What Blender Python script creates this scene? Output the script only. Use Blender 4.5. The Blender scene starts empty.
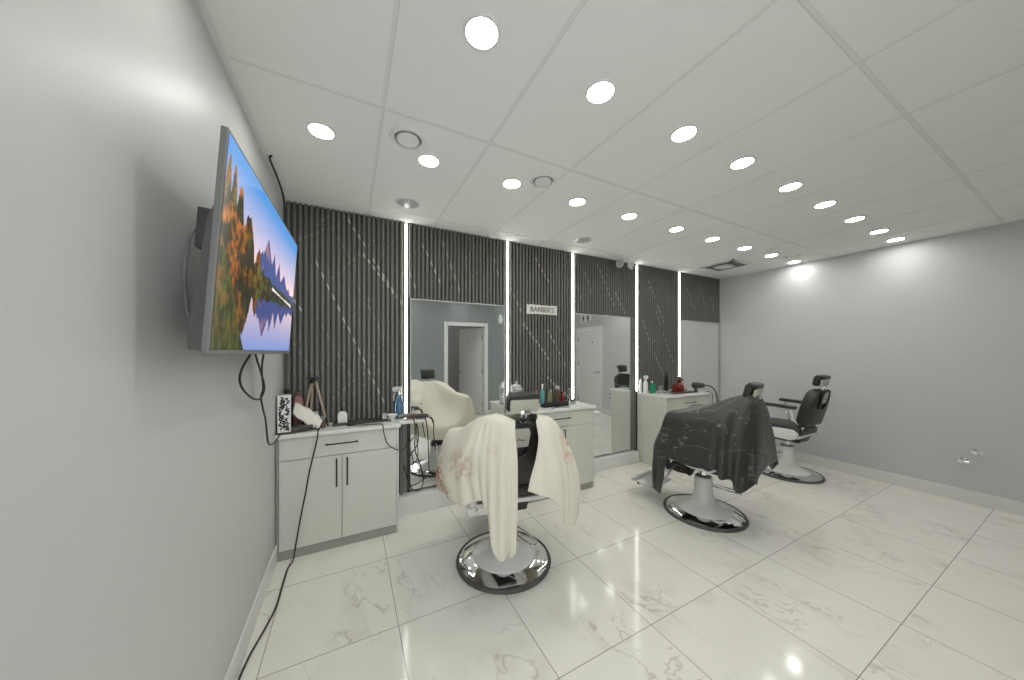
import bpy, bmesh, math, random
from mathutils import Vector, Matrix, Euler
PI = math.pi
random.seed(7)
S = bpy.context.scene
C = S.collection

# ------------------------------------------------------------------ camera, world, exposure
cam_d = bpy.data.cameras.new('camera')
cam = bpy.data.objects.new('camera', cam_d); C.objects.link(cam); S.camera = cam
cam.location = (0, 0, 1.5)
cam.rotation_euler = (PI/2, 0, -math.atan(162/314))
cam_d.sensor_fit = 'HORIZONTAL'; cam_d.sensor_width = 36.0
cam_d.lens = 36.0*314/1024
cam_d.shift_y = 12/1024
cam_d.clip_start = 0.02
w = bpy.data.worlds.new('world'); S.world = w; w.use_nodes = True
w.node_tree.nodes['Background'].inputs[0].default_value = (.9, .95, 1, 1)
w.node_tree.nodes['Background'].inputs[1].default_value = 2.1
S.view_settings.view_transform = 'Standard'; S.view_settings.look = 'None'
S.view_settings.gamma = 1; S.view_settings.use_curve_mapping = False
S.view_settings.exposure = 0.5
LAMP = 42.0        # emission strength of the ceiling downlights
LED = 10.5          # emission strength of the LED strips

# ------------------------------------------------------------------ room numbers
XL, XR, YB, YR, ZC = -.475, 5.48, 3.12, -.75, 2.715
YS = 3.06          # front of the slats
YM = 3.07          # mirror face

# ------------------------------------------------------------------ materials
def mat(name, col, rough=.5, metal=0., noise=0., nscale=8., emit=0., spec=.5, bump=0., bscale=60., trans=0., ior=1.45, coat=0., alpha=1.):
    m = bpy.data.materials.new(name); m.use_nodes = True
    nt = m.node_tree; b = nt.nodes['Principled BSDF']
    b.inputs['Base Color'].default_value = (*col, 1); b.inputs['Roughness'].default_value = rough
    b.inputs['Metallic'].default_value = metal; b.inputs['Specular IOR Level'].default_value = spec
    b.inputs['IOR'].default_value = ior; b.inputs['Transmission Weight'].default_value = trans
    b.inputs['Coat Weight'].default_value = coat; b.inputs['Alpha'].default_value = alpha
    if emit:
        b.inputs['Emission Color'].default_value = (*col, 1); b.inputs['Emission Strength'].default_value = emit
    tc = nt.nodes.new('ShaderNodeTexCoord')
    if noise:
        n = nt.nodes.new('ShaderNodeTexNoise'); n.inputs['Scale'].default_value = nscale; n.inputs['Detail'].default_value = 4
        nt.links.new(tc.outputs['Object'], n.inputs['Vector'])
        r = nt.nodes.new('ShaderNodeMapRange'); r.inputs['To Min'].default_value = 1-noise; r.inputs['To Max'].default_value = 1+noise
        nt.links.new(n.outputs['Fac'], r.inputs['Value'])
        x = nt.nodes.new('ShaderNodeVectorMath'); x.operation = 'SCALE'; x.inputs[0].default_value = col
        nt.links.new(r.outputs[0], x.inputs['Scale']); nt.links.new(x.outputs[0], b.inputs['Base Color'])
    if bump:
        n = nt.nodes.new('ShaderNodeTexNoise'); n.inputs['Scale'].default_value = bscale; n.inputs['Detail'].default_value = 3
        nt.links.new(tc.outputs['Object'], n.inputs['Vector'])
        bp = nt.nodes.new('ShaderNodeBump'); bp.inputs['Strength'].default_value = bump; bp.inputs['Distance'].default_value = .004
        nt.links.new(n.outputs['Fac'], bp.inputs['Height']); nt.links.new(bp.outputs[0], b.inputs['Normal'])
    return m

def math_node(nt, op, a, b=None, c=None):
    n = nt.nodes.new('ShaderNodeMath'); n.operation = op
    for i, v in enumerate((a, b, c)):
        if v is None: continue
        if isinstance(v, (int, float)): n.inputs[i].default_value = v
        else: nt.links.new(v, n.inputs[i])
    return n.outputs[0]

def marble_floor():
    m = bpy.data.materials.new('marble_tile'); m.use_nodes = True
    nt = m.node_tree; b = nt.nodes['Principled BSDF']; L = nt.links
    tc = nt.nodes.new('ShaderNodeTexCoord'); sp = nt.nodes.new('ShaderNodeSeparateXYZ'); L.new(tc.outputs['Object'], sp.inputs[0])
    sx, sy = .6173, .630
    u = math_node(nt, 'DIVIDE', math_node(nt, 'SUBTRACT', sp.outputs[0], .2366), sx)
    v = math_node(nt, 'DIVIDE', math_node(nt, 'SUBTRACT', sp.outputs[1], .554), sy)
    def edge(t, s):
        f = math_node(nt, 'FRACT', t)
        return math_node(nt, 'MULTIPLY', math_node(nt, 'MINIMUM', f, math_node(nt, 'SUBTRACT', 1.0, f)), s)
    e = math_node(nt, 'MINIMUM', edge(u, sx), edge(v, sy))
    g = nt.nodes.new('ShaderNodeMapRange'); L.new(e, g.inputs['Value'])
    g.inputs['From Min'].default_value = .0012; g.inputs['From Max'].default_value = .0024
    # per-tile shift of the veins
    cb = nt.nodes.new('ShaderNodeCombineXYZ'); L.new(math_node(nt, 'FLOOR', u), cb.inputs[0]); L.new(math_node(nt, 'FLOOR', v), cb.inputs[1])
    wn = nt.nodes.new('ShaderNodeTexWhiteNoise'); L.new(cb.outputs[0], wn.inputs['Vector'])
    sc = nt.nodes.new('ShaderNodeVectorMath'); sc.operation = 'SCALE'; sc.inputs['Scale'].default_value = 9; L.new(wn.outputs['Color'], sc.inputs[0])
    ad = nt.nodes.new('ShaderNodeVectorMath'); L.new(tc.outputs['Object'], ad.inputs[0]); L.new(sc.outputs[0], ad.inputs[1])
    def vein(scale, width, seedoff):
        mp = nt.nodes.new('ShaderNodeMapping'); mp.inputs['Rotation'].default_value = (0, 0, .7); mp.inputs['Scale'].default_value = (1, .6, 1)
        mp.inputs['Location'].default_value = (seedoff, seedoff, 0)
        L.new(ad.outputs[0], mp.inputs['Vector'])
        n = nt.nodes.new('ShaderNodeTexNoise'); n.inputs['Scale'].default_value = scale; n.inputs['Detail'].default_value = 5; n.inputs['Roughness'].default_value = .62
        n.inputs['Distortion'].default_value = .35
        L.new(mp.outputs[0], n.inputs['Vector'])
        d = math_node(nt, 'ABSOLUTE', math_node(nt, 'SUBTRACT', n.outputs['Fac'], .5))
        r = nt.nodes.new('ShaderNodeMapRange'); L.new(d, r.inputs['Value']); r.inputs['From Min'].default_value = 0; r.inputs['From Max'].default_value = width
        r.inputs['To Min'].default_value = 1; r.inputs['To Max'].default_value = 0
        return r.outputs[0]
    mk = nt.nodes.new('ShaderNodeTexNoise'); mk.inputs['Scale'].default_value = 2.6; mk.inputs['Detail'].default_value = 2; L.new(ad.outputs[0], mk.inputs['Vector'])
    mr = nt.nodes.new('ShaderNodeMapRange'); L.new(mk.outputs['Fac'], mr.inputs['Value']); mr.inputs['From Min'].default_value = .44; mr.inputs['From Max'].default_value = .64
    v1 = math_node(nt, 'MULTIPLY', vein(2.0, .011, 0), mr.outputs[0])
    v2 = math_node(nt, 'MULTIPLY', math_node(nt, 'MULTIPLY', vein(1.6, .05, 5), .22), mr.outputs[0])
    vv = math_node(nt, 'MINIMUM', math_node(nt, 'ADD', math_node(nt, 'MULTIPLY', v1, .52), v2), 1.0)
    mx = nt.nodes.new('ShaderNodeMix'); mx.data_type = 'RGBA'; L.new(vv, mx.inputs[0])
    mx.inputs[6].default_value = (.86, .845, .77, 1); mx.inputs[7].default_value = (.45, .42, .35, 1)
    m2 = nt.nodes.new('ShaderNodeMix'); m2.data_type = 'RGBA'; L.new(g.outputs[0], m2.inputs[0])
    m2.inputs[6].default_value = (.27, .26, .23, 1); L.new(mx.outputs[2], m2.inputs[7])
    L.new(m2.outputs[2], b.inputs['Base Color'])
    b.inputs['Roughness'].default_value = .10; b.inputs['Specular IOR Level'].default_value = .42
    return m

def cracked(name, base, vein, rough, scale=3.2, width=.006, sparse=.5):
    """dark cloth with thin pale scribbled lines"""
    m = mat(name, base, rough, bump=.15, bscale=25)
    nt = m.node_tree; L = nt.links; b = nt.nodes['Principled BSDF']; tc = nt.nodes.new('ShaderNodeTexCoord')
    out = None
    for k, rot in enumerate(((.3, .2, .7), (1.1, .4, 2.0))):
        mp = nt.nodes.new('ShaderNodeMapping'); mp.inputs['Rotation'].default_value = rot; mp.inputs['Scale'].default_value = (1, .3, 1); mp.inputs['Location'].default_value = (k*3, 0, 0)
        L.new(tc.outputs['Object'], mp.inputs['Vector'])
        n = nt.nodes.new('ShaderNodeTexNoise'); n.inputs['Scale'].default_value = scale*2; n.inputs['Detail'].default_value = 4; L.new(mp.outputs[0], n.inputs['Vector'])
        d = math_node(nt, 'ABSOLUTE', math_node(nt, 'SUBTRACT', n.outputs['Fac'], .5))
        r = nt.nodes.new('ShaderNodeMapRange'); L.new(d, r.inputs['Value']); r.inputs['From Max'].default_value = width; r.inputs['To Min'].default_value = 1; r.inputs['To Max'].default_value = 0
        mk = nt.nodes.new('ShaderNodeTexNoise'); mk.inputs['Scale'].default_value = 5+k; L.new(tc.outputs['Object'], mk.inputs['Vector'])
        g = math_node(nt, 'GREATER_THAN', mk.outputs['Fac'], sparse)
        o = math_node(nt, 'MULTIPLY', r.outputs[0], g)
        out = o if out is None else math_node(nt, 'MAXIMUM', out, o)
    mx = nt.nodes.new('ShaderNodeMix'); mx.data_type = 'RGBA'; L.new(out, mx.inputs[0]); mx.inputs[6].default_value = (*base, 1); mx.inputs[7].default_value = (*vein, 1)
    L.new(mx.outputs[2], b.inputs['Base Color'])
    return m

def stained_cloth():
    m = mat('stained_white_cloth', (.8, .77, .66), .72, bump=1.0, bscale=11)
    nt = m.node_tree; L = nt.links; b = nt.nodes['Principled BSDF']; tc = nt.nodes.new('ShaderNodeTexCoord')
    prev = None
    base = (.80, .765, .65, 1)
    # stains: (centre in chair space, radius, colour)
    for k, (c, r, col) in enumerate([((-.46, -.1, .70), .13, (.42, .13, .09, 1)), ((-.33, -.3, .83), .12, (.55, .33, .24, 1)), ((-.17, -.4, .93), .07, (.62, .45, .28, 1)),
                         ((.30, -.3, .86), .14, (.62, .34, .17, 1)), ((.40, -.2, .72), .12, (.55, .33, .18, 1)), ((-.4, -.2, .62), .1, (.45, .3, .22, 1)), ((.48, -.1, .6), .09, (.66, .36, .16, 1))]):
        vm = nt.nodes.new('ShaderNodeVectorMath'); vm.operation = 'DISTANCE'; L.new(tc.outputs['Object'], vm.inputs[0]); vm.inputs[1].default_value = c
        n = nt.nodes.new('ShaderNodeTexNoise'); n.inputs['Scale'].default_value = 19+k; n.inputs['Detail'].default_value = 7; n.inputs['Distortion'].default_value = .8; L.new(tc.outputs['Object'], n.inputs['Vector'])
        a = nt.nodes.new('ShaderNodeMapRange'); L.new(vm.outputs['Value'], a.inputs['Value']); a.inputs['From Max'].default_value = r; a.inputs['To Min'].default_value = 1; a.inputs['To Max'].default_value = 0
        nn = nt.nodes.new('ShaderNodeMapRange'); L.new(n.outputs['Fac'], nn.inputs['Value']); nn.inputs['From Min'].default_value = .40; nn.inputs['From Max'].default_value = .60
        f = math_node(nt, 'MULTIPLY', a.outputs[0], nn.outputs[0])
        mx = nt.nodes.new('ShaderNodeMix'); mx.data_type = 'RGBA'; L.new(math_node(nt, 'MINIMUM', math_node(nt, 'MULTIPLY', f, 1.6), 1.0), mx.inputs[0])
        if prev is None: mx.inputs[6].default_value = base
        else: L.new(prev, mx.inputs[6])
        mx.inputs[7].default_value = col; prev = mx.outputs[2]
    L.new(prev, b.inputs['Base Color'])
    return m

M = dict(
    wall=mat('satin_grey_paint', (.60, .605, .585), .42, noise=.02, nscale=2, spec=.45),
    wall2=mat('light_grey_paint', (.60, .60, .605), .5, noise=.02, nscale=2),
    dark_wall=mat('slate_grey_paint', (.29, .31, .315), .5, noise=.02),
    ceil=mat('ceiling_tile', (.90, .90, .87), .9, noise=.03, nscale=90, bump=.25, bscale=90),
    tbar=mat('ceiling_grid_metal', (.82, .82, .79), .7),
    seam=mat('ceiling_seam', (.62, .62, .60), .7),
    white=mat('white_paint', (.82, .82, .80), .4),
    skirting=mat('skirting_white', (.78, .78, .74), .3),
    slat=mat('dark_slat_laminate', (.165, .163, .145), .42, noise=.2, nscale=3),
    groove=mat('slat_groove', (.085, .083, .07), .6, noise=.1),
    gold=mat('gold_vein', (.55, .52, .42), .5),
    gold2=mat('dim_gold_vein', (.27, .25, .17), .5),
    mirror=mat('mirror_silver', (.90, .92, .91), .01, 1.0),
    chrome=mat('chrome', (.8, .8, .8), .08, 1.0),
    steel=mat('brushed_steel', (.55, .55, .54), .3, 1.0),
    led=mat('led_diffuser', (1, .985, .94), .4, emit=LED),
    lamp=mat('lamp_lens', (1, .99, .96), .4, emit=LAMP),
    cab=mat('cabinet_grey_laminate', (.66, .675, .595), .35, noise=.015),
    cabside=mat('cabinet_side_grey', (.30, .31, .29), .5),
    kick=mat('kick_board_grey', (.34, .34, .29), .45, noise=.1),
    counter=mat('worktop_white', (.80, .80, .75), .22, noise=.03, nscale=6),
    black=mat('black_metal', (.018, .018, .018), .35),
    cable=mat('black_cable', (.03, .03, .028), .5),
    leather=mat('black_vinyl', (.035, .035, .032), .38, bump=.08, bscale=90),
    shell=mat('white_gloss_plastic', (.80, .80, .77), .16, coat=.3),
    rubber=mat('dark_rubber', (.10, .10, .09), .6),
    dplastic=mat('dark_plastic', (.06, .06, .058), .4),
    gplastic=mat('grey_plastic', (.24, .24, .235), .4),
    lplastic=mat('light_grey_plastic', (.5, .5, .49), .35),
    wplastic=mat('white_plastic', (.82, .82, .79), .35),
    added_pane=mat('added_window_glass', (1, 1, 1), 0, trans=1, ior=1.05),  # glass of the window added for fill daylight
    wood=mat('pale_wood', (.42, .34, .24), .5, noise=.15, nscale=20),
    glass=mat('clear_plastic', (.9, .93, .93), .08, trans=.9, ior=1.3),
    blueliq=mat('blue_liquid', (.16, .32, .48), .12, trans=.5),
    aqua=mat('aqua_gel', (.10, .36, .37), .2),
    red=mat('red_glass', (.20, .025, .02), .15),
    amber=mat('amber_glass', (.6, .35, .06), .15),
    green=mat('green_bottle_plastic', (.02, .28, .12), .25),
    olive=mat('olive_jar', (.34, .36, .08), .3),
    teal=mat('teal_plastic', (.06, .2, .2), .4),
    rose=mat('rose_fabric', (.4, .2, .19), .8, noise=.2, nscale=40),
    pink=mat('pink_plastic', (.8, .35, .32), .4),
    orange=mat('orange_cap', (.6, .32, .16), .4),
    towel=mat('white_towel', (.75, .73, .66), .95, bump=.6, bscale=150),
    beige=mat('beige_plate', (.50, .49, .41), .35),
    brown=mat('brown_leather', (.12, .08, .05), .5),
    cream_sign=mat('whitewashed_wood', (.78, .77, .70), .7, noise=.12, nscale=60),
    ink=mat('sign_ink', (.14, .13, .12), .7),
    darkcape=cracked('black_cape_cloth', (.040, .040, .036), (.27, .27, .24), .42, width=.006, sparse=.50),
    whitecape=stained_cloth(),
    floor=marble_floor(),
    screen_frame=mat('tv_silver_frame', (.22, .22, .215), .4, .3),
    tvback=mat('tv_dark_grey_plastic', (.13, .13, .125), .45),
    grille=mat('vent_grey', (.22, .22, .215), .5),
)

# ------------------------------------------------------------------ helpers
class MB:
    def __init__(s): s.bm = bmesh.new(); s.mats = []; s.mi = 0
    def m(s, mt):
        if mt not in s.mats: s.mats.append(mt)
        s.mi = s.mats.index(mt); return s
    def _merge(s, b, mtx=None):
        if mtx is not None: b.transform(mtx)
        me = bpy.data.meshes.new('t'); b.to_mesh(me); b.free()
        n = len(s.bm.faces); s.bm.from_mesh(me); bpy.data.meshes.remove(me)
        s.bm.faces.ensure_lookup_table()
        for f in s.bm.faces[n:]: f.material_index = s.mi
        return s
    def box(s, x0, x1, y0, y1, z0, z1, bev=0, rot=None, piv=None, seg=2):
        b = bmesh.new(); bmesh.ops.create_cube(b, size=1)
        c = Vector(((x0+x1)/2, (y0+y1)/2, (z0+z1)/2))
        b.transform(Matrix.Diagonal((abs(x1-x0), abs(y1-y0), abs(z1-z0), 1)))
        if bev: bmesh.ops.bevel(b, geom=list(b.edges), offset=bev, segments=seg, affect='EDGES', profile=.5)
        if rot is not None:
            b.transform(Euler(rot).to_matrix().to_4x4())
        return s._merge(b, Matrix.Translation(c))
    def lathe(s, prof, c=(0, 0, 0), n=32, rot=None, cap=True):
        b = bmesh.new(); rings = []
        for r, z in prof:
            if r < 1e-5: rings.append([b.verts.new((0, 0, z))])
            else: rings.append([b.verts.new((r*math.cos(2*PI*k/n), r*math.sin(2*PI*k/n), z)) for k in range(n)])
        for a, q in zip(rings, rings[1:]):
            for k in range(n):
                k2 = (k+1) % n
                if len(a) == 1 and len(q) > 1: b.faces.new((a[0], q[k2], q[k]))
                elif len(q) == 1 and len(a) > 1: b.faces.new((a[k], a[k2], q[0]))
                elif len(a) > 1: b.faces.new((a[k], a[k2], q[k2], q[k]))
        if cap:
            for rg in (rings[0], rings[-1]):
                if len(rg) > 2: b.faces.new(rg)
        bmesh.ops.recalc_face_normals(b, faces=b.faces)
        mt = Matrix.Translation(c)
        if rot is not None: mt = mt @ Euler(rot).to_matrix().to_4x4()
        return s._merge(b, mt)
    def tube(s, pts, r, n=8, closed=False):
        """swept tube; r a number or a list"""
        P = [Vector(p) for p in pts]; b = bmesh.new(); rings = []; N = len(P)
        up = Vector((0, 0, 1))
        prevn = None
        for i, p in enumerate(P):
            a = P[(i-1) % N] if (closed or i) else p; q = P[(i+1) % N] if (closed or i < N-1) else p
            t = (q-a).normalized()
            nrm = (up.cross(t) if abs(t.z) < .95 else Vector((1, 0, 0)).cross(t)) if prevn is None else (prevn-t*prevn.dot(t))
            nrm.normalize(); prevn = nrm; bi = t.cross(nrm)
            rr = r[i] if isinstance(r, (list, tuple)) else r
            rings.append([b.verts.new(p+rr*(math.cos(2*PI*k/n)*nrm+math.sin(2*PI*k/n)*bi)) for k in range(n)])
        pr = list(zip(rings, rings[1:])) + ([(rings[-1], rings[0])] if closed else [])
        for a, q in pr:
            for k in range(n): b.faces.new((a[k], a[(k+1) % n], q[(k+1) % n], q[k]))
        if not closed:
            b.faces.new(rings[0]); b.faces.new(rings[-1])
        bmesh.ops.recalc_face_normals(b, faces=b.faces)
        return s._merge(b)
    def cyl(s, a, b, r, n=16, r2=None): return s.tube([a, b], [r, r2 if r2 is not None else r], n)
    def prism(s, poly, h0, h1, axis='x', bev=0):
        """poly in the two other axes (order y,z / x,z / x,y)"""
        b = bmesh.new()
        def mk(u, v, h): return {'x': (h, u, v), 'y': (u, h, v), 'z': (u, v, h)}[axis]
        A = [b.verts.new(mk(u, v, h0)) for u, v in poly]; B = [b.verts.new(mk(u, v, h1)) for u, v in poly]
        b.faces.new(A); b.faces.new(B); n = len(poly)
        for k in range(n): b.faces.new((A[k], A[(k+1) % n], B[(k+1) % n], B[k]))
        bmesh.ops.recalc_face_normals(b, faces=b.faces)
        if bev: bmesh.ops.bevel(b, geom=list(b.edges), offset=bev, segments=2, affect='EDGES', profile=.5)
        return s._merge(b)
    def quad(s, a, b_, c, d):
        f = s.bm.faces.new([s.bm.verts.new(p) for p in (a, b_, c, d)]); f.material_index = s.mi; return s
    def grid(s, G):
        V = [[s.bm.verts.new(p) for p in row] for row in G]
        for i in range(len(V)-1):
            for j in range(len(V[0])-1):
                f = s.bm.faces.new((V[i][j], V[i][j+1], V[i+1][j+1], V[i+1][j])); f.material_index = s.mi
        return s
    def build(s, name, parent=None, smooth=None, label=None, kind=None):
        me = bpy.data.meshes.new(name); s.bm.to_mesh(me); s.bm.free()
        for m_ in s.mats: me.materials.append(M[m_])
        o = bpy.data.objects.new(name, me); C.objects.link(o)
        if parent: o.parent = parent
        if smooth:
            for p in me.polygons: p.use_smooth = True
            if smooth is True: me.set_sharp_from_angle(angle=math.radians(38))
        if label: o['label'] = label
        if kind: o['kind'] = kind
        return o

def thing(name, label, cat, loc=(0, 0, 0), rotz=0, group=None):
    o = bpy.data.objects.new(name, None); C.objects.link(o); o.empty_display_size = .05
    o.location = loc; o.rotation_euler = (0, 0, rotz); o['label'] = label; o['category'] = cat
    if group: o['group'] = group
    return o
def tag(o, label, cat, group=None):
    o['label'] = label; o['category'] = cat
    if group: o['group'] = group
    return o
def struct(name, mb, parent=None, smooth=None): return mb.build(name, parent, smooth, kind=None if parent else 'structure')
def at(o, x, y, z): o.location = (x, y, z); return o
def spline(pts, n=8):
    P = [Vector(p) for p in pts]; out = []
    for i in range(len(P)-1):
        a = P[max(i-1, 0)]; b = P[i]; c = P[i+1]; d = P[min(i+2, len(P)-1)]
        for k in range(n):
            t = k/n
            out.append(.5*((2*b)+(c-a)*t+(2*a-5*b+4*c-d)*t*t+(3*b-a-3*c+d)*t**3))
    out.append(P[-1]); return out
def loft(rows, nu=6, nv=6):
    """Catmull-Rom through a grid of control points -> dense grid"""
    R = [spline(r, nu) for r in rows]
    cols = [spline([R[i][j] for i in range(len(R))], nv) for j in range(len(R[0]))]
    return [[cols[j][i] for j in range(len(cols))] for i in range(len(cols[0]))]

# ------------------------------------------------------------------ the setting
b = MB().m('floor'); b.box(XL-.1, XR+.1, YR-1.9, YB+.05, -.08, 0); struct('floor', b)
b = MB().m('ceil'); b.box(XL-.1, XR+.1, YR-1.9, YB+.05, ZC, ZC+.08); struct('ceiling', b)
b = MB().m('wall'); b.box(XL-.1, XL, YR-.1, YB+.05, 0, ZC); struct('wall_left', b)
b = MB().m('wall2'); b.box(XR, XR+.1, .34, YB+.05, 0, ZC); b.box(XR, XR+.1, YR-1.9, -.66, 0, ZC); b.box(XR, XR+.1, -.66, .34, 2.14, ZC); struct('wall_right', b)
b = MB().m('dark_wall'); b.box(XL-.1, XR+.1, YB, YB+.1, 0, ZC); struct('wall_back', b)
DX0, DX1 = 1.94, 2.82
WX0, WX1 = -.38, 1.02
b = MB().m('dark_wall'); b.box(XL-.1, WX0, YR-.1, YR, 0, ZC); b.box(WX1, DX0, YR-.1, YR, 0, ZC); b.box(WX0, WX1, YR-.1, YR, 0, .15); b.box(WX0, WX1, YR-.1, YR, 2.45, ZC); b.box(DX1, XR, YR-.1, YR, 0, ZC); b.box(DX0, DX1, YR-.1, YR, 2.09, ZC); struct('wall_front', b)
b = MB().m('wall2'); b.box(1.2, 1.25, YR-1.8, YR-.1, 0, ZC); struct('wall_washroom_left', b)
b = MB().m('wall2'); b.box(3.6, 3.65, YR-1.8, YR-.1, 0, ZC); struct('wall_washroom_right', b)
b = MB().m('wall2'); b.box(1.2, 3.65, YR-1.85, YR-1.8, 0, ZC); struct('wall_washroom_back', b)
# unseen shop window added behind the camera to brighten cabinet fronts and ceiling
w1 = bpy.data.objects.new('added_window_1', None); C.objects.link(w1); w1['kind'] = 'structure'
b = MB().m('white')
for q in ((WX0, WX0+.05, .15, 2.45), (WX1-.05, WX1, .15, 2.45), (WX0, WX1, .15, .20), (WX0, WX1, 2.40, 2.45)): b.box(q[0], q[1], YR-.08, YR-.01, q[2], q[3], .003)
b.build('added_window_frame', w1)
b = MB().m('added_pane'); b.box(WX0+.05, WX1-.05, YR-.052, YR-.046, .20, 2.40); b.build('added_pane', w1)
pl_ = bpy.data.lights.new('daylight_portal', 'AREA'); pl_.shape = 'RECTANGLE'; pl_.size = WX1-WX0; pl_.size_y = 2.3; pl_.cycles.is_portal = True
po = bpy.data.objects.new('daylight_portal', pl_); C.objects.link(po); po.location = ((WX0+WX1)/2, YR-.11, 1.3); po.rotation_euler = (PI/2, 0, 0)
# skirting
b = MB().m('skirting'); b.box(XL, XL+.014, YR, 2.77, 0, .12, .003); struct('baseboard_left', b)
b = MB().m('skirting'); b.box(XR-.014, XR, .345, YB, 0, .125, .003); struct('baseboard_right', b)
b = MB().m('skirting')
b.box(.366, 1.50, 3.0, YB, 0, .17, .004); b.box(2.42, 3.50, 3.0, YB, 0, .15, .004); b.box(4.42, XR, 3.0, YB, 0, .15, .004)
struct('baseboard_back', b)
b = MB().m('skirting'); b.box(XL, DX0-.09, YR, YR+.014, 0, .12, .003); b.box(DX1+.09, XR, YR, YR+.014, 0, .12, .003); struct('baseboard_front', b)
# ceiling grid
b = MB().m('tbar')
gx = [.144, .718, 1.303, 1.90, 2.53, 3.148, 3.75, 4.35, 4.95]; gy = [-.70, .502, 1.683, 2.864]
for x in gx: b.box(x-.008, x+.008, YR, YB, ZC-.002, ZC+.001)
for y in gy: b.box(XL, XR, y-.008, y+.008, ZC-.0022, ZC+.001)
b.m('seam')
for x in gx: b.box(x+.008, x+.0105, YR, YB, ZC-.0012, ZC+.001)
for y in gy: b.box(XL, XR, y+.008, y+.0105, ZC-.0013, ZC+.001)
struct('trim_1', b)
b = MB().m('tbar'); b.box(XL, XL+.03, YR, YB, ZC-.004, ZC+.001); b.box(XR-.02, XR, YR, YB, ZC-.004, ZC+.001); struct('trim_2', b)

# door in the wall behind the camera (seen in the mirror), leaf swung into the washroom
d1 = bpy.data.objects.new('door_1', None); C.objects.link(d1); d1['kind'] = 'structure'
b = MB().m('white'); f_ = .085
b.box(DX0-f_, DX0, YR-.11, YR+.018, 0, 2.09+f_, .004); b.box(DX1, DX1+f_, YR-.11, YR+.018, 0, 2.09+f_, .004); b.box(DX0, DX1, YR-.11, YR+.018, 2.09, 2.09+f_, .004)
b.build('door_frame', d1)
ang = math.radians(68)
lf = MB().m('white'); lf.box(-.86, 0, -.04, 0, .01, 2.08, .003)
leaf = lf.build('door_leaf', d1); leaf.location = (DX1-.01, YR-.11, 0); leaf.rotation_euler = (0, 0, ang)
h = MB().m('steel'); h.lathe([(0, 0), (.028, 0), (.028, .012), (.012, .014), (.012, .05), (0, .05)], (-.80, 0, 1.0), 16, rot=(-PI/2, 0, 0)); h.box(-.80, -.69, .04, .055, .99, 1.01, .004); h.build('door_handle', leaf)
h = MB().m('steel'); h.lathe([(0, 0), (.014, 0), (.014, .03), (0, .03)], (-.45, 0, 1.72), 12, rot=(-PI/2, 0, 0)); h.build('coat_hook', leaf)
for z in (.25, 1.05, 1.85):
    h = MB().m('gplastic'); h.cyl((0, .008, z-.05), (0, .008, z+.05), .01, 8); h.build('hinge', leaf)
# closed door in the right wall near the camera
d2 = bpy.data.objects.new('door_2', None); C.objects.link(d2); d2['kind'] = 'structure'
b = MB().m('white')
b.box(XR-.018, XR+.11, -.66, -.575, 0, 2.14, .004); b.box(XR-.018, XR+.11, .255, .34, 0, 2.14, .004); b.box(XR-.018, XR+.11, -.575, .255, 2.055, 2.14, .004); b.build('door_frame', d2)
b = MB().m('white'); b.box(XR+.01, XR+.05, -.57, .25, .01, 2.05, .003); leaf2 = b.build('door_leaf', d2)
h = MB().m('steel'); h.lathe([(0, 0), (.028, 0), (.028, .012), (.012, .014), (.012, .05), (0, .05)], (XR+.01, .19, 1.0), 16, rot=(0, -PI/2, 0)); h.box(XR-.045, XR-.03, .08, .20, .99, 1.01, .004); h.build('door_handle', leaf2)
h = MB().m('gplastic'); h.lathe([(0, 0), (.016, 0), (.016, .03), (0, .03)], (XR+.01, -.02, 1.75), 12, rot=(0, -PI/2, 0)); h.build('coat_hook', leaf2)
for z in (.25, 1.2, 1.85):
    h = MB().m('gplastic'); h.cyl((XR+.004, -.568, z-.05), (XR+.004, -.568, z+.05), .01, 8); h.build('hinge', leaf2)

# ------------------------------------------------------------------ slatted marble-look wall panels with gold veins
def slat_panel(x0, x1, z0, z1, segs, label, cut=None, low=None):
    """ridges every 4 cm; segs: veins (x,z)->(x,z), material"""
    b = MB().m('groove'); b.box(x0, x1, YS+.03, YB-.001, z0, z1)
    if low: b.box(low[0], x1, YS+.03, YB-.001, .17, z0)
    if cut: b.box(x0, cut[0], YS+.03, YB-.001, 0.17, z0); b.box(cut[1], x1, YS+.03, YB-.001, 0.17, z0)
    n = max(1, round((x1-x0)/.04)); p = (x1-x0)/n; rw = p*.58
    centres = [x0+p*(k+.5) for k in range(n)]
    for c in centres:
        b.m('slat')
        zz = z0
        if cut and not (cut[0]-.01 < c < cut[1]+.01): zz = .17
        b.prism([(c-rw/2, YS+.032), (c-rw/2, YS+.004), (c-rw/2+.004, YS), (c+rw/2-.004, YS), (c+rw/2, YS+.004), (c+rw/2, YS+.032)], zz, z1, 'z')
        if low and low[0] < c < low[1]: b.prism([(c-rw/2, YS+.032), (c-rw/2, YS), (c+rw/2, YS), (c+rw/2, YS+.032)], .17, zz, 'z')
    for (xa, za, xb, zb, mt) in segs:
        b.m(mt)
        sl = (zb-za)/(xb-xa); hh = .013 if mt == 'gold' else .010
        for c in centres:
            if min(xa, xb) <= c <= max(xa, xb):
                if random.random() < (.04 if mt == 'gold' else .2): continue
                j = random.uniform(-.008, .008)
                l, r = c-rw/2+.002, c+rw/2-.002
                zl = za+sl*(l-xa)+j; zr = za+sl*(r-xa)+j
                if max(zl, zr)+hh > z1 or min(zl, zr)-hh < (z0 if not cut else .17): continue
                b.quad((l, YS-.0006, zl-hh), (r, YS-.0006, zr-hh), (r, YS-.0006, zr+hh), (l, YS-.0006, zl+hh))
    o = b.build('slatted_wall_panel'); return tag(o, label, 'wall panel', 'dark slatted wall panels')
G, D = 'gold', 'gold2'
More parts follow.
